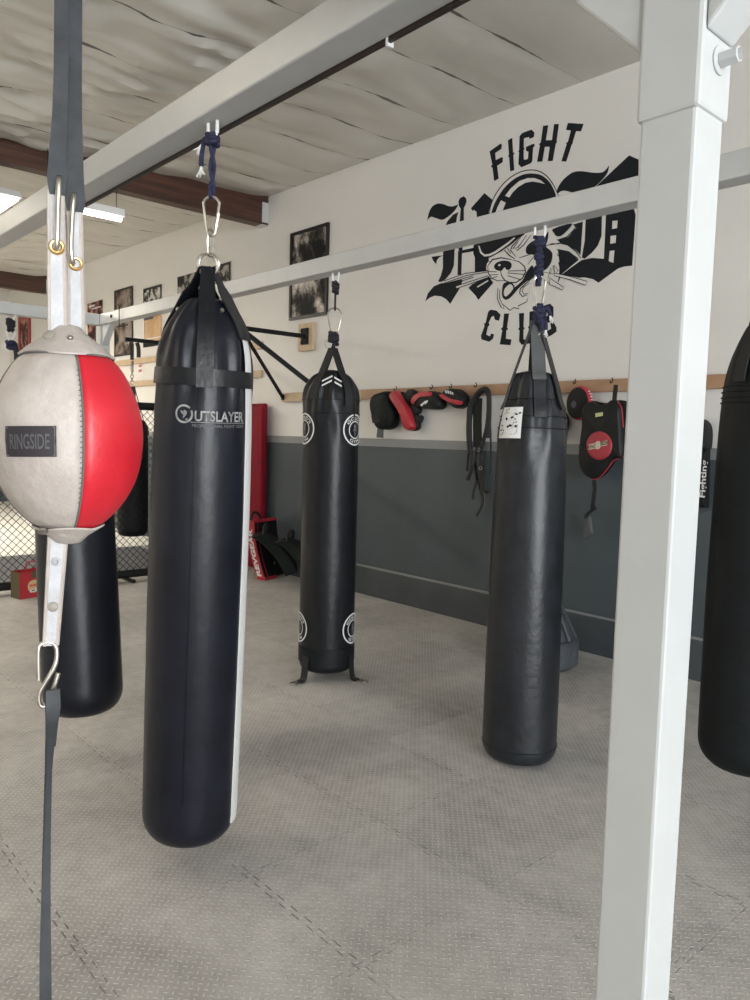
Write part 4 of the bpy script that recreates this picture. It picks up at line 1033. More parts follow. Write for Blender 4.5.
# ================================================================= PICTURES ON THE WALL
def poster(name, label, cat, x0, x1, z0, z1, m_, y=WALL_Y, frame=None, fw=.03, th=.004, blocks=(), border=None):
    t = thing(name, label, cat, ((x0+x1)/2, y-.001, z0)); w_ = (x1-x0)/2; h = z1-z0
    if frame:
        bm = BM(); d = .028
        box(bm, -w_, w_, -d, 0, 0, fw); box(bm, -w_, w_, -d, 0, h-fw, h); box(bm, -w_, -w_+fw, -d, 0, fw, h-fw); box(bm, w_-fw, w_, -d, 0, fw, h-fw)
        obj('frame', bm, frame, t, False)
        obj('print', box(BM(), -w_+fw, w_-fw, -.010, 0, fw, h-fw), m_, t, False)
    else:
        bm = BM(); nx, nz = 6, 6                                # paper, curling slightly
        g = [[bm.verts.new((-w_+2*w_*i/nx, -.003-.006*((i/nx-.5)**2)*4*(j/nz), h*j/nz)) for j in range(nz+1)] for i in range(nx+1)]
        for i in range(nx):
            for j in range(nz): bm.faces.new((g[i][j], g[i+1][j], g[i+1][j+1], g[i][j+1]))
        obj('sheet', bm, m_, t)
        yb = -.012
        if border:
            bm = BM(); box(bm, -w_, w_, yb, yb+.002, 0, .03); box(bm, -w_, w_, yb, yb+.002, h-.03, h); box(bm, -w_, -w_+.03, yb, yb+.002, .03, h-.03); box(bm, w_-.03, w_, yb, yb+.002, .03, h-.03); obj('border', bm, border, t, False)
        for (u0, u1, v0, v1, mm) in blocks:
            obj('printed_block', box(BM(), -w_+2*w_*u0, -w_+2*w_*u1, yb-.001, yb+.002, h*v0, h*v1), mm, t, False)
    return t
BW = photo_mat('grey_photo_print', [(.01, .01, .01), (.07, .062, .056), (.42, .38, .34), (.78, .72, .66)], 3.2, 1.7)
poster('framed_photo', 'tall black framed black and white photo on the wall above the bracket', 'picture', -7.02, -6.355, 2.80, 3.73, BW, frame=M_FRAMEB)
D1 = photo_mat('dark_red_print', [(.012, .008, .008), (.05, .018, .015), (.25, .10, .08), (.5, .35, .28)], 5, 3.1)
D2 = photo_mat('dark_brown_print', [(.02, .014, .012), (.07, .05, .04), (.22, .17, .14), (.3, .26, .24)], 3.5, 5.5)
D3 = photo_mat('black_white_print', [(.015, .016, .016), (.05, .055, .05), (.5, .5, .48), (.6, .6, .58)], 8, 2.5)
D4 = photo_mat('tan_print', [(.55, .36, .20), (.62, .42, .24), (.66, .46, .28), (.5, .3, .2)], 3, 4.2)
D5 = photo_mat('portrait_print', [(.02, .018, .018), (.06, .055, .05), (.35, .32, .29), (.45, .42, .4)], 6.5, 7.7)
poster('poster', 'dark fight poster with white title lines, leftmost of the row above the cage', 'poster', -12.80, -12.18, 2.895, 3.62, D1, blocks=((.12, .5, .9, .94, M_PRINTW), (.35, .9, .84, .87, M_PRINTW), (.2, .8, .05, .1, M_PRINTW)))
poster('poster', 'tall dark poster of a standing figure behind the far frame post', 'poster', -11.72, -11.05, 2.685, 3.695, D2, border=M_FRAMEB)
poster('poster', 'black and white group poster above the tan one on the wall', 'poster', -10.69, -10.12, 3.30, 3.595, D3, border=M_FRAMEB)
poster('poster', 'tan poster with dark lower strip showing under the second beam', 'poster', -10.69, -10.12, 2.76, 3.24, D4, blocks=((.05, .55, .80, .93, M_STRAPG), (.5, .95, .86, .97, M_REDINK), (0, 1, 0, .14, M_MURAL), (.05, .95, .22, .25, M_PAPER), (.0, .06, .2, .8, M_PAPER)))
poster('poster', 'black and white portrait poster left of the straps of the near bag', 'poster', -9.65, -9.12, 3.06, 3.625, D5)
poster('poster', 'narrow dark poster right of the straps of the near bag', 'poster', -8.80, -8.285, 3.05, 3.628, D5, border=M_FRAMEB)
poster('framed_poster', 'red framed dark poster far away on the wall behind the ball', 'picture', -16.36, -15.66, 2.60, 3.75, D1, frame=M_FRAMER, fw=.09)
t = thing('paper_sign', 'small white paper sign with two red lines between the pine strips', 'sign', (-10.80, WALL_Y-.001, 2.40))
obj('sheet', box(BM(), -.10, .10, -.004, 0, -.02, .16), M_PAPER, t, False)
bm = BM(); rnd = random.Random(3)
for r_, zz in ((0, .085), (1, .015)):
    x = -.055
    while x < .055:
        w_ = rnd.uniform(.012, .022); flat(bm, [(x, zz), (x+w_, zz), (x+w_, zz+rnd.uniform(.035, .045)), (x, zz+.04)], -.0052); x += w_+.008
obj('red_print', bm, M_REDINK, t, False)

# ================================================================= BALL ON ELASTICS
BC = Vector((-1.2205, .440, 1.541)); AZB = math.radians(-19.8)
BT = Vector((cos(AZB), sin(AZB), 0)); BR = Vector((cos(AZB+PI/2), sin(AZB+PI/2), 0)); BU = Vector((0, 0, 1))
BALL = thing('double_end_ball', 'red and white leather double-end punching ball strung on elastic cords at the left', 'punching ball', BC)
ctrl = [(.140, .030), (.128, .052), (.113, .0725), (.087, .0905), (.05, .1060), (.015, .1125), (-.02, .1125), (-.055, .1070), (-.085, .0960), (-.112, .0790), (-.135, .0570), (-.150, .034)]
PB = [(p.y, p.x) for p in smooth_path([(z, r, 0) for z, r in ctrl], 4)]
AZS = AZB+math.radians(11)
def ball_panel(a0, a1):
    def d(a, z, r):
        t = (a-a0)/(a1-a0); e = min(t, 1-t)*(a1-a0)
        puff = -.0045*math.exp(-(e/.05)**2)
        return puff+noise.noise(Vector((cos(a)*2.2, sin(a)*2.2, z*9)))*.0022
    return lathe(BM(), PB, 40, d, a0, a1)
q90 = PI/2
for a0, m_, nm in ((AZS, M_RED, 'red_panel'), (AZS-q90, M_LEATHERW, 'white_panel'), (AZS-2*q90, M_GREYP, 'grey_panel'), (AZS+q90, M_LEATHERW, 'white_panel')):
    obj(nm, ball_panel(a0, a0+q90), m_, BALL)
for k in range(4):
    a = AZS+k*q90; bm = BM(); tube(bm, [Vector(((r-.0015)*cos(a), (r-.0015)*sin(a), z)) for r, z in PB], .0016, 6); obj('seam', bm, M_SEAM, BALL)
# stitches beside the front seam
bm = BM(); a = AZS-.045
for z in [(-.10+.0075*k) for k in range(27)]:
    r = prof_interp(PB, z)+.0008; tube(bm, [Vector((r*cos(a), r*sin(a), z)), Vector((r*cos(a+.022), r*sin(a+.022), z+.0012))], .0007, 4)
st = obj('stitching', bm, M_SEAM, BALL); st['kind'] = 'stuff'
def on_ball(a0, z0, lift):
    def f(u, v):
        z = z0+v; r = prof_interp(PB, z)+lift; a = a0+u/.108; return Vector((r*cos(a), r*sin(a), z))
    return f
al = AZB-math.radians(27); zl = -.010; wl, hl = .0365, .0220
bm = BM(); f = on_ball(al, zl, .0022); g = [[bm.verts.new(f(-wl+2*wl*i/12, -hl+2*hl*j/6+(-wl+2*wl*i/12)*.03)) for j in range(7)] for i in range(13)]
for i in range(12):
    for j in range(6): bm.faces.new((g[i][j], g[i+1][j], g[i+1][j+1], g[i][j+1]))
lb = obj('label_patch', bm, M_PATCH, BALL, label='dark stitched RINGSIDE label')
bm = BM()
ff = on_ball(al, zl, .0030)
for q in stroke2([(-wl+.002, -hl+.002), (wl-.002, -hl+.002), (wl-.002, hl-.002), (-wl+.002, hl-.002)], .0022, True): polyfill(bm, [(p.x, p.y+p.x*.03) for p in q], ff)
obj('border', bm, M_SEAM, lb, False)
obj('lettering', text_bm('RINGSIDE', .022, lambda u, v: ff(u, v+u*.03), width=.056, bold=.01), M_PATCHT, lb, False)
# leather caps with pointed flaps
def cap(zs, flip):
    bm = BM(); n = 64; rows = []
    for (r, z) in zs:
        rows.append([])
        for k in range(n):
            a = 2*PI*k/n; sq = abs(cos(2*(a-AZB)))          # four flaps
            rr = r*(1+.10*(sq-.5)*(r/.06)); rows[-1].append(bm.verts.new((rr*cos(a), rr*sin(a), z-flip*.010*(1-sq)*(r/.06))))
    for a_, b_ in zip(rows, rows[1:]):
        for k in range(n): bm.faces.new((a_[k], a_[(k+1) % n], b_[(k+1) % n], b_[k]))
    bm.faces.new(rows[-1])
    return bm
obj('top_cap', cap([(.0660, .119), (.0670, .122), (.055, .134), (.040, .147), (.028, .157), (.020, .166), (.004, .17)], -.4), M_LEATHERW, BALL)
obj('bottom_cap', cap([(.051, -.1405), (.052, -.143), (.042, -.150), (.030, -.158), (.020, -.168), (.006, -.172)], .5), M_LEATHERW, BALL)
bm = BM(); torus(bm, (0, 0, .1215), (1, 0, 0), (0, 1, 0), .0665, .0015, 48, 6); obj('piping', bm, M_SEAM, BALL)
def disc_stud(p, n, r, mt, name, parent, hole=False):
    bm = BM(); prf = [(0, .0035), (r*.6, .003), (r, .001), (r, -.002), (0, -.002)] if not hole else [(r*.28, .001), (r*.5, .003), (r, .001), (r, -.002), (r*.28, -.002)]
    lathe(bm, prf, 20); bmesh.ops.rotate(bm, verts=bm.verts, cent=(0, 0, 0), matrix=Vector((0, 0, 1)).rotation_difference(Vector(n).normalized()).to_matrix())
    bmesh.ops.translate(bm, verts=bm.verts, vec=p); return obj(name, bm, mt, parent)
disc_stud(BT*.034+BR*(-.026)+BU*.1495, BT+BU*1.0-BR*.5, .0088, M_DULL, 'rivet', BALL)
disc_stud(BT*.046+BR*.004+BU*.146, BT+BU*.8, .004, M_ZINC, 'rivet', BALL)
disc_stud(BT*.046+BR*(-.036)+BU*(-.146), BT-BU*.9, .0075, M_ZINC, 'rivet', BALL)
# upper straps (leather, doubled) with eyelets
def lstrap(c0, c1, wtop, wbot, name, parent=BALL):
    n = 14; pts = [c0.lerp(c1, k/n) for k in range(n+1)]
    bm = BM(); ribbon(bm, pts, BR, [wbot+(wtop-wbot)*k/n for k in range(n+1)], .006); s = obj(name, bm, M_STRAPW, parent)
    bm = BM()
    for sg in (-1, 1): tube(bm, [p+BR*(sg*(wbot+(wtop-wbot)*k/n)*.47)+BT*.0005 for k, p in enumerate(pts)], .0036, 6)
    obj('rolled_edge', bm, M_LEATHERW, s)
    return s
sA = lstrap(BT*.014+BR*(-.0135)+BU*.150, BT*.012+BR*(-.0150)+BU*.368, .0195, .0245, 'strap')
sB = lstrap(BT*(-.014)+BR*.0135+BU*.150, BT*(-.012)+BR*.0115+BU*.350, .0175, .0225, 'strap')
bm = BM(); torus(bm, BT*.0165+BR*(-.0140)+BU*.283, BR, BU, .0090, .0032, 24, 8); obj('eyelet', bm, M_BRASS, sA)
bm = BM(); torus(bm, BT*(-.0085)+BR*.0130+BU*.266, BR, BU, .0085, .0026, 24, 8); obj('eyelet', bm, M_BRASS, sB)
# lower strap with rivets
sC = lstrap(BT*.0+BR*(-.0155)+BU*(-.160), BT*.0+BR*(-.0275)+BU*(-.335), .0195, .0255, 'strap')
disc_stud(BT*.004+BR*(-.0185)+BU*(-.200), BT, .0070, M_STRAPW, 'rivet', sC, True)
disc_stud(BT*.004+BR*(-.0235)+BU*(-.272), BT, .0080, M_DULL, 'rivet', sC)
# steel hooks
def s_hook(label, pts, rad=.0042):
    o_ = Vector(pts[0]); h = thing('wire_hook', label, 'hook', BC+o_)
    bm = BM(); tube(bm, [p-o_ for p in smooth_path(pts, 6)], rad, 10); obj('wire', bm, M_METAL, h); return h
s_hook('front steel wire hook through the eyelet of the front white strap', [BT*.004+BR*(-.014)+BU*.283, BT*.020+BR*(-.0140)+BU*.280, BT*.026+BR*(-.0130)+BU*.30, BT*.026+BR*(-.0120)+BU*.34, BT*.025+BR*(-.0105)+BU*.376, BT*.012+BR*(-.0095)+BU*.386, BT*.002+BR*(-.0095)+BU*.374])
s_hook('rear steel wire hook through the eyelet of the rear white strap', [BT*(-.02)+BR*.0105+BU*.270, BT*(-.004)+BR*.008+BU*.267, BT*.0+BR*.006+BU*.29, BT*.0+BR*.008+BU*.335, BT*(-.001)+BR*.010+BU*.362, BT*(-.012)+BR*.011+BU*.372, BT*(-.022)+BR*.011+BU*.36], .0040)
z0 = -.345
s_hook('steel wire hook joining the lower white strap to the floor cord', [BT*.0+BR*(-.0455)+BU*(z0-.045), BT*.001+BR*(-.0455)+BU*(z0+.002), BT*.0+BR*(-.040)+BU*(z0+.014), BT*.0+BR*(-.026)+BU*(z0+.014), BT*.002+BR*(-.0185)+BU*(z0+.004), BT*.003+BR*(-.0205)+BU*(z0-.020), BT*.003+BR*(-.034)+BU*(z0-.046), BT*.003+BR*(-.0445)+BU*(z0-.066), BT*.003+BR*(-.043)+BU*(z0-.085), BT*.003+BR*(-.033)+BU*(z0-.085), BT*.003+BR*(-.025)+BU*(z0-.065), BT*.003+BR*(-.0165)+BU*(z0-.035)], .0038)
# elastic bands
top = thing('elastic_cord', 'doubled grey rubber band stretched from the beam down to the ball straps', 'elastic cord', BC+BU*1.02+BR*(-.005))
zt0 = 1.02
def eband(name, pts, ws, parent, tk=.0065):
    off = parent.location-BC; n = 8
    P_ = smooth_path([Vector(p) for p in pts], n); W_ = []
    for i in range(len(ws)-1):
        for k in range(n): W_.append(ws[i]+(ws[i+1]-ws[i])*k/n)
    W_.append(ws[-1]); bm = BM(); ribbon(bm, [p-off for p in P_], BR, W_, tk); return obj(name, bm, M_ELASTIC, parent)
eband('band_strand', [BT*.012+BR*(-.004)+BU*1.017, BT*.012+BR*(-.0045)+BU*.75, BT*.012+BR*(-.007)+BU*.52, BT*.012+BR*(-.0115)+BU*.425, BT*.013+BR*(-.0130)+BU*.385, BT*.013+BR*(-.0130)+BU*.360], [.018, .0185, .0205, .024, .028, .021], top, .008)
eband('band_strand', [BT*(-.010)+BR*.0155+BU*1.017, BT*(-.010)+BR*.0145+BU*.75, BT*(-.010)+BR*.0125+BU*.52, BT*(-.010)+BR*.0125+BU*.405, BT*(-.010)+BR*.0125+BU*.365, BT*(-.010)+BR*.0125+BU*.345], [.020, .021, .021, .025, .030, .024], top, .008)
bm = BM(); tube(bm, smooth_path([p+BT*0 for p in [BR*.0+BU*.0, BR*.02+BU*.01, BR*.03+BU*(-.03)]], 4), .003, 6)
low = thing('elastic_cord', 'thin twisted grey rubber cord running from the lower hook to the floor', 'elastic cord', Vector((-1.173, .372, 0)))
def lowp(px, py, dpt):
    d = CR*((px-375)/FPX)+CU*(-(py-500)/FPX)+CF; return CAM+d*dpt
LP = [(52.5, 690, 1.203), (52.5, 708, 1.202), (51, 730, 1.2), (48.5, 770, 1.197), (47, 830, 1.19), (46, 890, 1.185), (45.5, 950, 1.18), (45.5, 1010, 1.175)]
e_ = lowp(*LP[-1]); g_ = Vector((-1.173, .372, .02)); LP3 = [lowp(*q) for q in LP]+[e_.lerp(g_, .15), e_.lerp(g_, .4), e_.lerp(g_, .7), g_]
wids = [.019, .021, .015, .009, .010, .0125, .0165, .0175, .018, .018, .018, .018]
n = 6; P_ = smooth_path(LP3, n); W_ = []
for i in range(len(wids)-1):
    for k in range(n): W_.append(wids[i]+(wids[i+1]-wids[i])*k/n)
W_.append(wids[-1])
tw = []
for i in range(len(P_)):
    a = -.5*sin(min(1, i/(len(P_)*.5))*PI); tw.append(BR*cos(a)+BT*sin(a))
bm = BM(); ribbon(bm, [p-low.location for p in P_], tw, W_, .006); obj('band_strand', bm, M_ELASTIC, low)
bm = BM(); P2_ = [p+BR*(.004-.002*k/len(P_))-BT*.004 for k, p in enumerate(P_)][:int(len(P_)*.25)]
ribbon(bm, [p-low.location for p in P2_], tw[:len(P2_)], [w_*.7 for w_ in W_[:len(P2_)]], .006); obj('band_strand', bm, M_ELASTIC, low)
bm = BM(); lathe(bm, [(0, .02), (.008, .02), (.012, .01), (.03, .006), (.032, 0), (0, 0)], 20); obj('floor_anchor', bm, M_ZINC, low)

# ================================================================= CAGE AND FAR-LEFT THINGS
CX = -7.532; CY0, CY1 = -1.6, 3.93
CG = thing('cage_fence', 'black chain-link cage panel with padded rails standing behind the bags at the left', 'cage fence', (CX, 3.0, 0))
def cg(bm): bmesh.ops.translate(bm, verts=bm.verts, vec=(-CX, -3.0, 0)); return bm
bm = BM(); tube(bm, [(CX, CY0, 1.805), (CX, CY1, 1.805)], .040, 14); obj('top_rail', cg(bm), M_BPAD, CG)
bm = BM(); tube(bm, [(CX, CY0, .072), (CX, CY1, .072)], .042, 14); obj('bottom_rail', cg(bm), M_BPAD, CG)
for yy in (CY0, 1.0, CY1):
    bm = BM(); tube(bm, [(CX, yy, .03), (CX, yy, 1.83)], .045, 14); obj('upright', cg(bm), M_BPAD, CG)
for yy in (3.33, 1.0, -1.2):
    bm = BM(); tube(bm, [(CX-.28, yy-.02, .022), (CX+.17, yy-.02, .022)], .019, 12); obj('foot', cg(bm), M_BLACKM, CG)
bm = BM(); pitch = .074; zl_, zh_ = .10, 1.77
def wire(ya, za, yb, zb, dx):
    pts = [(CX+dx, ya, za), (CX+dx, yb, zb)]; tube(bm, pts, .0030, 4, cap=False)
k0 = int((CY1-CY0+zh_)/pitch)+2; H_ = zh_-zl_
for k in range(-int(H_/pitch)-1, k0):
    ya = CY0+k*pitch                                             # rising wires
    y_s, y_e = ya, ya+H_; z_s, z_e = zl_, zh_
    if y_s < CY0: z_s += CY0-y_s; y_s = CY0
    if y_e > CY1: z_e -= y_e-CY1; y_e = CY1
    if z_e-z_s > .02: wire(y_s, z_s, y_e, z_e, .0022); wire(y_s, zh_-(z_s-zl_), y_e, zh_-(z_e-zl_), -.0022)
w_ = obj('wire_mesh', cg(bm), M_BLACKM, CG, False)

tag(obj('canvas_mat', box(BM(), -16.9, -9.66, -5.5, Y1-.06, .0, .022), M_CANVAS, None, False, bevel=.005), 'white canvas mat covering the floor inside the cage', 'mat')
tag(obj('border_mat', box(BM(), -9.655, -7.85, -5.5, 4.4, .0, .018), M_MATG, None, False, bevel=.005), 'grey vinyl mat along the cage fence in front of the white canvas', 'mat')
# bag and straps behind the cage, hung from the far bracket
B6 = thing('heavy_bag', 'black heavy bag hanging from the far bracket behind the chain-link', 'punching bag', (-8.60, 3.85, 0))
P6 = bag_profile(.175, 1.72, 1.50, .315, .07); obj('bag_body', lathe(BM(), P6, 56, wrinkle(1.7, 1.3, .006, 3.3)), M_VINYL_MATTE, B6)
for k in range(4):
    az = math.radians(-30)+k*PI/2; pts, wd = strap_path(P6, az, 2.06, .018, 1.5, .006); bm = BM(); ribbon(bm, pts, wd, .055, .006); obj('strap', bm, M_STRAPG if k == 3 else M_STRAP, B6)
bm = BM(); torus(bm, (0, 0, 2.085), (.4, .9, 0), (0, 0, 1), .022, .005); obj('ring', bm, M_METAL, B6)
t = thing('spring_chain', 'black strap with a spring and chain hanging from the far bracket arm', 'chain', (-8.60, 3.84, 2.56))
bm = BM(); ribbon(bm, [(0, 0, 0), (.002, 0, -.10), (0, 0, -.19)], (.6, .8, 0), .04, .006); obj('strap', bm, M_STRAP, t)
bm = BM(); ribbon(bm, smooth_path([(.02, .05, .01), (.04, .06, -.05), (.045, .06, -.16)], 4), (.6, .8, 0), .045, .006); obj('loop_strap', bm, M_STRAP, t)
bm = BM(); tube(bm, [Vector((.018*cos(k*.9), .018*sin(k*.9), -.20-.0022*k)) for k in range(60)], .004, 6); obj('spring', bm, M_ZINC, t)
for k in range(4):
    bm = BM(); a = k % 2; torus(bm, (0, 0, -.345-.036*k), (1-a, a, 0), (0, 0, 1), .02, .0045, 16, 6); obj('link', bm, M_ZINC, t)
# hook and rope on the far cross beam with its empty clip
bm = BM(); pts = [(-7.429-.05, 2.15, ZB), (-7.429-.02, 2.16, ZB-.05), (-7.429, 2.175, ZB-.065), (-7.429+.02, 2.19, ZB-.05), (-7.429+.05, 2.20, ZB)]; tube(bm, smooth_path(pts, 5), .006, 8); fpart('hook', bm, M_WHITE, bevel=0, smooth=True)
rope('hanging_rope', 'black rope knot tied to the far cross beam left of the ball straps', (-7.429, 2.175, 2.50), (-7.429, 2.175, 2.42), .018, M_ROPEB, 2, ((-.01, .03, .016),))
carabiner('carabiner', 'bright steel carabiner on the far cross beam rope at the left edge', (-7.429, 2.175, 2.385), .09, .07, (.3, .95, 0), M_WHITEV, .008)
t = thing('hand_straps', 'navy and white knotted straps dangling under the far carabiner', 'straps', (-7.429, 2.175, 2.34))
kb = BM(); knot_mesh(kb, (.0, .0, -.05), .035, 2, 3, .02); obj('knot', kb, M_ROPE, t)
kb = BM(); tube(kb, smooth_path([(0, 0, 0.0), (0, -.03, -.03), (0, -.05, -.07), (0, -.03, -.10)], 4), .014, 8); obj('tail', kb, M_FRAY, t)
kb = BM(); ribbon(kb, [(0, .03, -.03), (0, .05, -.12), (0, .055, -.30)], (.5, .86, 0), .05, .008); obj('strap', kb, M_STRAP, t)
# hook rod on the beam by the far post
bm = BM(); tube(bm, smooth_path([(-6.93, 2.955, 2.70), (-6.90, 2.955, 2.685), (-6.895, 2.955, 2.64), (-6.895, 2.955, 2.50)], 5), .0045, 8); tube(bm, [(-6.95, 2.955, 2.50), (-6.72, 2.955, 2.50)], .006, 8)
fpart('bracket_rod', bm, M_BLACKM, bevel=0, smooth=True)
bm = BM(); tube(bm, [(-7.10, 2.9675, 2.615), (-7.10, 2.960, 2.615)], .016, 12); fpart('bolt', bm, M_BLACKM, bevel=0, smooth=True)
bm = BM(); torus(bm, (-7.31, 2.94, 2.25), (1, 0, 0), (0, 0, 1), .03, .009, 20, 8); fpart('eye_bolt', bm, M_WHITE, bevel=0, smooth=True)

# tall dark pad beside the bag behind the cage
o = thing('standing_pad', 'tall black pad standing on the floor behind the cage, right of the hanging bag', 'training pad', (-8.72, 4.66, 0))
bm = BM(); box(bm, -.32, .20, -.12, .12, .02, 1.12); obj('pad_body', bm, M_BPAD, o, False, bevel=.03)
bm = BM(); ribbon(bm, smooth_path([(-.22, -.13, .9), (-.22, -.17, .7), (-.22, -.13, .5)], 5), (1, 0, 0), .04, .008); obj('handle', bm, M_STRAP, o)
# paper shopping bag
x0, y0 = -7.28, 2.12
t = thing('paper_bag', 'red paper shopping bag with a tan sticker in front of the cage', 'paper bag', (-7.31, 2.265, 0), (0, 0, math.radians(12)))
bm = BM(); wv, dv, hv = .125, .075, .245
box(bm, -dv, dv, -wv, wv, 0, hv); bmesh.ops.delete(bm, geom=[f for f in bm.faces if f.calc_center_median().z > hv-.01], context='FACES_ONLY')
bm.faces.ensure_lookup_table()
for f_ in bm.faces:
    f_.material_index = 1 if f_.normal.y < -.5 or f_.calc_center_median().y < -wv+.01 else 0
o = obj('bag_body', bm, [M_PAPERR, M_OLIVE], t, False)
sd = o.modifiers.new('thickness', 'SOLIDIFY'); sd.thickness = .003
disc = [(.060*cos(2*PI*k/30), .060*sin(2*PI*k/30)) for k in range(30)]
sf = lambda lift, cy, cz_: (lambda u, v: Vector((dv+lift, u+cy, v+cz_)))
bm = BM(); polyfill(bm, disc, sf(.003, .012, .105)); st = obj('round_sticker', bm, M_TAN, t, False)
bm = BM()
for k in range(6): polyfill(bm, [(-.042+.014*k, -.008+.003*(k % 2)), (-.033+.014*k, -.008), (-.032+.014*k, .018-.004*(k % 2)), (-.041+.014*k, .018)], sf(.004, .012, .11))
obj('printed_marks', bm, M_REDINK, st, False)
bm = BM(); polyfill(bm, [(-.03, -.018), (.03, -.010), (.027, .016), (-.033, .008)], sf(.0045, .004, .068)); pt = obj('price_tag', bm, M_PAPER, t, False)
bm = BM(); polyfill(bm, [(-.018, -.008), (.018, -.003), (.016, .008), (-.02, .003)], sf(.0055, .004, .068)); obj('printed_block', bm, M_STRAPG, pt, False)
bm = BM(); polyfill(bm, [(-.025, 0), (.03, 0), (.03, .06), (-.025, .06)], sf(.003, .012, .185)); obj('kraft_patch', bm, M_OLIVE, t, False)
bm = BM(); tube(bm, smooth_path([(.066, -.055, hv-.03), (.07, -.058, hv+.05), (.07, -.045, hv+.085), (.07, .03, hv+.085), (.07, .04, hv+.05), (.066, .038, hv-.03)], 5), .006, 8); obj('handle', bm, M_PAPERR, t)
# red folding mat standing on edge
t = thing('folding_mat', 'tall dark red folding gym mat standing on end against the wall', 'gym mat', (-7.31, 4.84, 0))
obj('panel', box(BM(), -.46, .0, -.055, .005, .012, 1.86), M_DRED, t, False, bevel=.012); obj('panel', box(BM(), -.46, -.06, .010, .065, .012, 1.90), M_DRED, t, False, bevel=.012)
bm = BM(); 
for zz in (.62, 1.24): box(bm, -.461, .001, -.0565, .0, zz, zz+.006)
obj('fold_seam', bm, M_BPAD, t, False)
# red and black kick shield with white lettering
KS = thing('kick_shield', 'curved black kick shield with red lettered edge standing by the red mat', 'kick shield', (-6.905, 4.45, 0), (0, 0, math.radians(113)))
KH = .60
def kc(t_): return -.15*(1-t_)**1.7
def slab(xa, xb, ya, yb, zs=(.015, KH), n=14):
    bm = BM(); G = []
    for k in range(n+1):
        t_ = k/n; zz = zs[0]+(zs[1]-zs[0])*t_; yc = kc((zz-.015)/(KH-.015))
        G.append([bm.verts.new((x, yc+d, zz)) for x, d in ((xa, ya), (xb, ya), (xb, yb), (xa, yb))])
    for a_, b_ in zip(G, G[1:]):
        for k in range(4): bm.faces.new((a_[k], a_[(k+1) % 4], b_[(k+1) % 4], b_[k]))
    bm.faces.new(G[0][::-1]); bm.faces.new(G[-1]); return bm
obj('face_pad', slab(.0, .44, 0, .088), M_BPAD, KS, True, bevel=.01)
se = obj('side_edge', slab(-.022, -.001, -.004, .092), M_BRED, KS, True, label='red edge with white lettering', bevel=.006)
obj('top_edge', box(BM(), -.02, .445, -.006, .093, KH+.001, KH+.022), M_BRED, KS, False, bevel=.006, label='red top edge')
obj('bottom_edge', box(BM(), -.02, .20, kc(0)-.012, kc(0)+.10, .001, .030), M_BRED, KS, False, bevel=.006)
obj('piping', slab(.050, .058, -.003, .002, (.03, KH)), M_BRED, KS, True, label='thin red piping')
obj('lettering', text_bm('REVGEAR', .056, lambda u, v: Vector((-.0226, kc(max(0, (.30+u-.015)/(KH-.015)))+.046+v, .29+u)), width=.50, bold=.05), M_PRINTW, se, False)
obj('size_mark', text_bm('4', .05, lambda u, v: Vector((.24+u, kc(.25)-.012, .15+v)), bold=.02), M_PRINTW, KS, False)
bm = BM(); tube(bm, smooth_path([(.06, .09, KH+.01), (.10, .10, KH+.09), (.20, .10, KH+.09), (.25, .09, KH+.01)], 5), .014, 8); obj('handle', bm, M_STRAP, KS)
# two more black pads slumped beside it
for (px, py, rz, lb, sc) in ((-6.49, 4.555, .1, 'black curved kick pad slumped against the red edged shield', 1.0), (-6.19, 4.63, -.1, 'black curved kick pad leaning behind the foot of the emblem bag', .92)):
    t = thing('kick_pad', lb, 'kick pad', (px, py, .085), (0, .42, math.radians(228)+rz))
    bm = BM(); G = []
    for k in range(15):
        t_ = k/14; a = t_*1.25; zz = .012+.50*sc*sin(a)/sin(1.25); xx = -.16+.30*(1-cos(a))-.12*t_*0
        G.append([Vector((xx*1+.0, -.17*sc, zz)), Vector((xx, .17*sc, zz)), Vector((xx+.14*cos(a*.6), .15*sc, zz+.10*sin(a*.5)*.2)), Vector((xx+.14*cos(a*.6), -.15*sc, zz+.10*sin(a*.5)*.2))])
    V = [[bm.verts.new(p) for p in g] for g in G]
    for a_, b_ in zip(V, V[1:]):
        for k in range(4): bm.faces.new((a_[k], a_[(k+1) % 4], b_[(k+1) % 4], b_[k]))
    bm.faces.new(V[0][::-1]); bm.faces.new(V[-1])
    obj('pad_body', bm, M_BPADG, t, True, bevel=.02)
    bm = BM(); ribbon(bm, smooth_path([(-.17, -.18*sc, .10), (-.14, -.185*sc, .22), (-.08, -.185*sc, .34)], 5), (.4, -.2, -.5), .05, .012); obj('arm_strap', bm, M_STRAPG, t)
    bm = BM(); tube(bm, smooth_path([(.0, -.1, .48*sc), (-.05, -.04, .56*sc), (-.02, .04, .56*sc), (.02, .1, .48*sc)], 5), .016, 8); obj('handle', bm, M_STRAP, t)
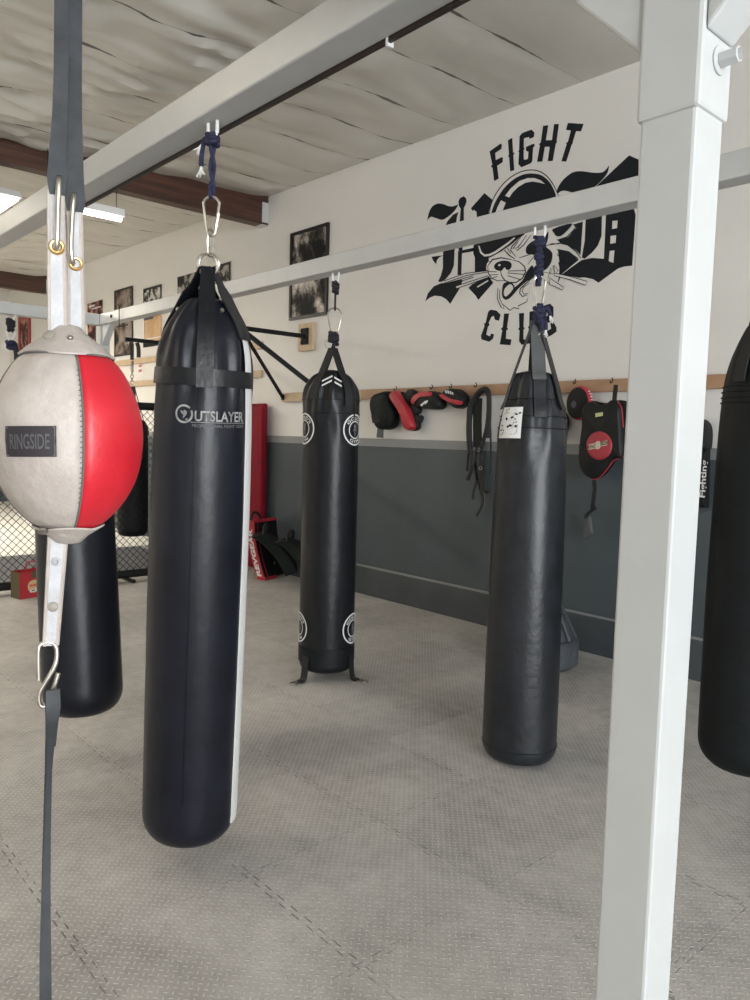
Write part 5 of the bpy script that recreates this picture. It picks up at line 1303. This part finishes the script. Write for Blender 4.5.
# foot of a free-standing bag behind the charcoal bag
t = thing('freestanding_bag', 'dark grey ribbed base of a free-standing bag half hidden behind the charcoal bag', 'punching bag', (-3.185, 4.40, 0))
bm = BM(); lathe(bm, [(0, .0), (.27, .0), (.295, .02), (.295, .17), (.285, .19), (.27, .20), (.0, .22)], 56); obj('base', bm, M_BUMPED, t)
bm = BM(); lathe(bm, [(.265, .195), (.20, .33), (.13, .47), (.10, .53), (0, .54)], 40); cn = obj('cone', bm, M_BUMPED, t)
for k in range(12):
    a = 2*PI*k/12; bm = BM(); c_, s_ = cos(a), sin(a)
    tube(bm, [(.275*c_, .275*s_, .20), (.207*c_, .207*s_, .335), (.137*c_, .137*s_, .475), (.11*c_, .11*s_, .52)], [.012, .011, .009, .008], 6); obj('rib', bm, M_BUMPED, cn)
bm = BM(); lathe(bm, [(0, 1.30), (.10, 1.29), (.125, 1.26), (.13, 1.2), (.13, .62), (.11, .56), (0, .53)], 40); obj('bag_body', bm, M_VINYL_MATTE, t)
# dark gear hung on the end wall, just past the ball
for (yy, zz, r, lb) in ((4.05, 2.93, .20, 'upper black gear bag hung on the far end wall'), (4.05, 2.35, .22, 'lower black gear bag hung on the far end wall')):
    t = thing('gear_bag', lb, 'bag', (X0+.004, yy, zz)); pts = [(r*cos(2*PI*k/24)*1.1, r*sin(2*PI*k/24)*(1.0)) for k in range(24)]
    bm = BM(); pad(bm, pts, 0, .2); bmesh.ops.rotate(bm, verts=bm.verts, cent=(0, 0, 0), matrix=Matrix.Rotation(PI/2, 3, 'Z')); obj('bag_body', bm, M_BPAD, t)
    bm = BM(); tube(bm, smooth_path([(.05, -.06, r*.9), (.06, 0, r*1.25), (.05, .06, r*.9)], 5), .015, 8); obj('handle', bm, M_STRAP, t)

# ================================================================= LIGHTS
def fixture(name, label, cx, cy, z, wx, ly, tubes, lens=False):
    t = thing(name, label, 'ceiling light', (cx, cy, z))
    bm = BM(); h = .07
    pts = [(-wx/2, 0), (wx/2, 0), (wx/2*.8, h), (-wx/2*.8, h)]
    f = [bm.verts.new((p[0], -ly/2, p[1])) for p in pts]; g = [bm.verts.new((p[0], ly/2, p[1])) for p in pts]
    bm.faces.new(f); bm.faces.new(g[::-1])
    for i in range(4): j = (i+1) % 4; bm.faces.new((f[i], f[j], g[j], g[i]))
    obj('housing', bm, M_WHITE, t, False)
    if lens: obj('diffuser', box(BM(), -wx/2*.93, wx/2*.93, -ly/2*.97, ly/2*.97, -.028, -.001), M_LENS, t, False)
    for i in range(tubes):
        x = 0 if tubes == 1 else -wx*.25+wx*.5*i/(tubes-1)
        bm = BM(); tube(bm, [(x, -ly/2*.96, -.022), (x, ly/2*.96, -.022)], .019, 12); obj('fluorescent_tube', bm, M_TUBE, t)
    for s in (-1, 1):
        bm = BM(); tube(bm, [(0, s*ly*.42, h), (0.01, s*ly*.42, zc(cx)-z-.03)], .003, 6); obj('hanging_wire', bm, M_BLACKM, t)
    return t
fixture('fluorescent_light', 'bright single-tube fluorescent light hanging behind the ball straps', -7.34, 2.80, 3.60, .13, .76, 1)
fixture('fluorescent_light', 'wide glowing fluorescent light at the left edge above the near beam', -7.72, 1.40, 3.60, .66, 1.75, 0, True)
for (x, y, lb) in ((-11.4, .5, 'ceiling light further down the hall hidden by the near beam'),):
    pass

def area(name, loc, rot, sx_, sy_, power, col):
    l = bpy.data.lights.new(name, 'AREA'); l.shape = 'RECTANGLE'; l.size = sx_; l.size_y = sy_; l.energy = power; l.color = col
    o = bpy.data.objects.new(name, l); o.location = loc; o.rotation_euler = rot; C.objects.link(o); return o
# daylight entering through the open roll-up door at the street end
area('door_daylight', (X1+.06, -1.0, 1.75), (0, PI/2, 0), 3.4, 6.2, 1380, (.93, .97, 1.0))
# the two fluorescent fittings in view plus added unseen fill lamps that brighten the hall
for (x, y, p) in ((-7.72, 1.40, 12), (-7.34, 2.80, 3), (-12.0, 1.6, 230), (-12.0, -2.5, 220), (-6.5, -4.5, 90)):
    area('fluorescent_and_fill', (x, y, 3.55), (0, 0, 0), .3, 1.6, p, (1, .90, .76))

for (x, y, p) in ((-5.0, -1.2, 105), (-10.5, -1.0, 100)):      # added fill lamps without fittings, aimed up to brighten the ceiling
    area('ceiling_fill', (x, y, 3.62), (PI, 0, 0), .3, 1.6, p, (1, .90, .76))
wd_ = bpy.data.worlds.new('daylight'); bpy.context.scene.world = wd_; wd_.use_nodes = True
nt = wd_.node_tree; bg = nt.nodes['Background']
sky = nt.nodes.new('ShaderNodeTexSky'); sky.sky_type = 'HOSEK_WILKIE'; sky.turbidity = 6; sky.sun_direction = (.3, -.5, .8)
nt.links.new(sky.outputs[0], bg.inputs[0]); bg.inputs[1].default_value = .6

# ---------------------------------------------------------------- repeats carry a group
GROUPS = {'heavy_bag': 'heavy bags hanging in the gym', 'hanging_rope': 'ropes tied to the frame hooks', 'carabiner': 'carabiners between rope and bag', 'focus_mitt': 'punch mitts on the wall rail',
          'poster': 'posters in a row on the wall', 'wooden_strip': 'pine strips on the wall', 'wooden_block': 'pine blocks behind the brackets', 'bag_bracket': 'steel bag brackets on the wall',
          'wire_hook': 'wire hooks of the ball', 'elastic_cord': 'rubber cords of the ball', 'kick_pad': 'black kick pads on the floor', 'fluorescent_light': 'fluorescent lights under the ceiling', 'gear_bag': 'black gear bags on the end wall'}
for o in bpy.data.objects:
    k = o.name.split('.')[0]
    if o.parent is None and 'category' in o and k in GROUPS: o['group'] = GROUPS[k]

# ================================================================= CAMERA AND VIEW
cam = bpy.data.cameras.new('camera'); co = bpy.data.objects.new('camera', cam); C.objects.link(co)
cam.sensor_fit = 'VERTICAL'; cam.sensor_height = 36; cam.lens = 36*FPX/1000; cam.clip_start = .02; cam.clip_end = 200
co.matrix_world = Matrix(((CR.x, CU.x, -CF.x, CAM.x), (CR.y, CU.y, -CF.y, CAM.y), (CR.z, CU.z, -CF.z, CAM.z), (0, 0, 0, 1)))
sc = bpy.context.scene; sc.camera = co
vs = sc.view_settings; vs.view_transform = 'Standard'; vs.look = 'None'; vs.gamma = 1; vs.use_curve_mapping = False; vs.exposure = -0.1
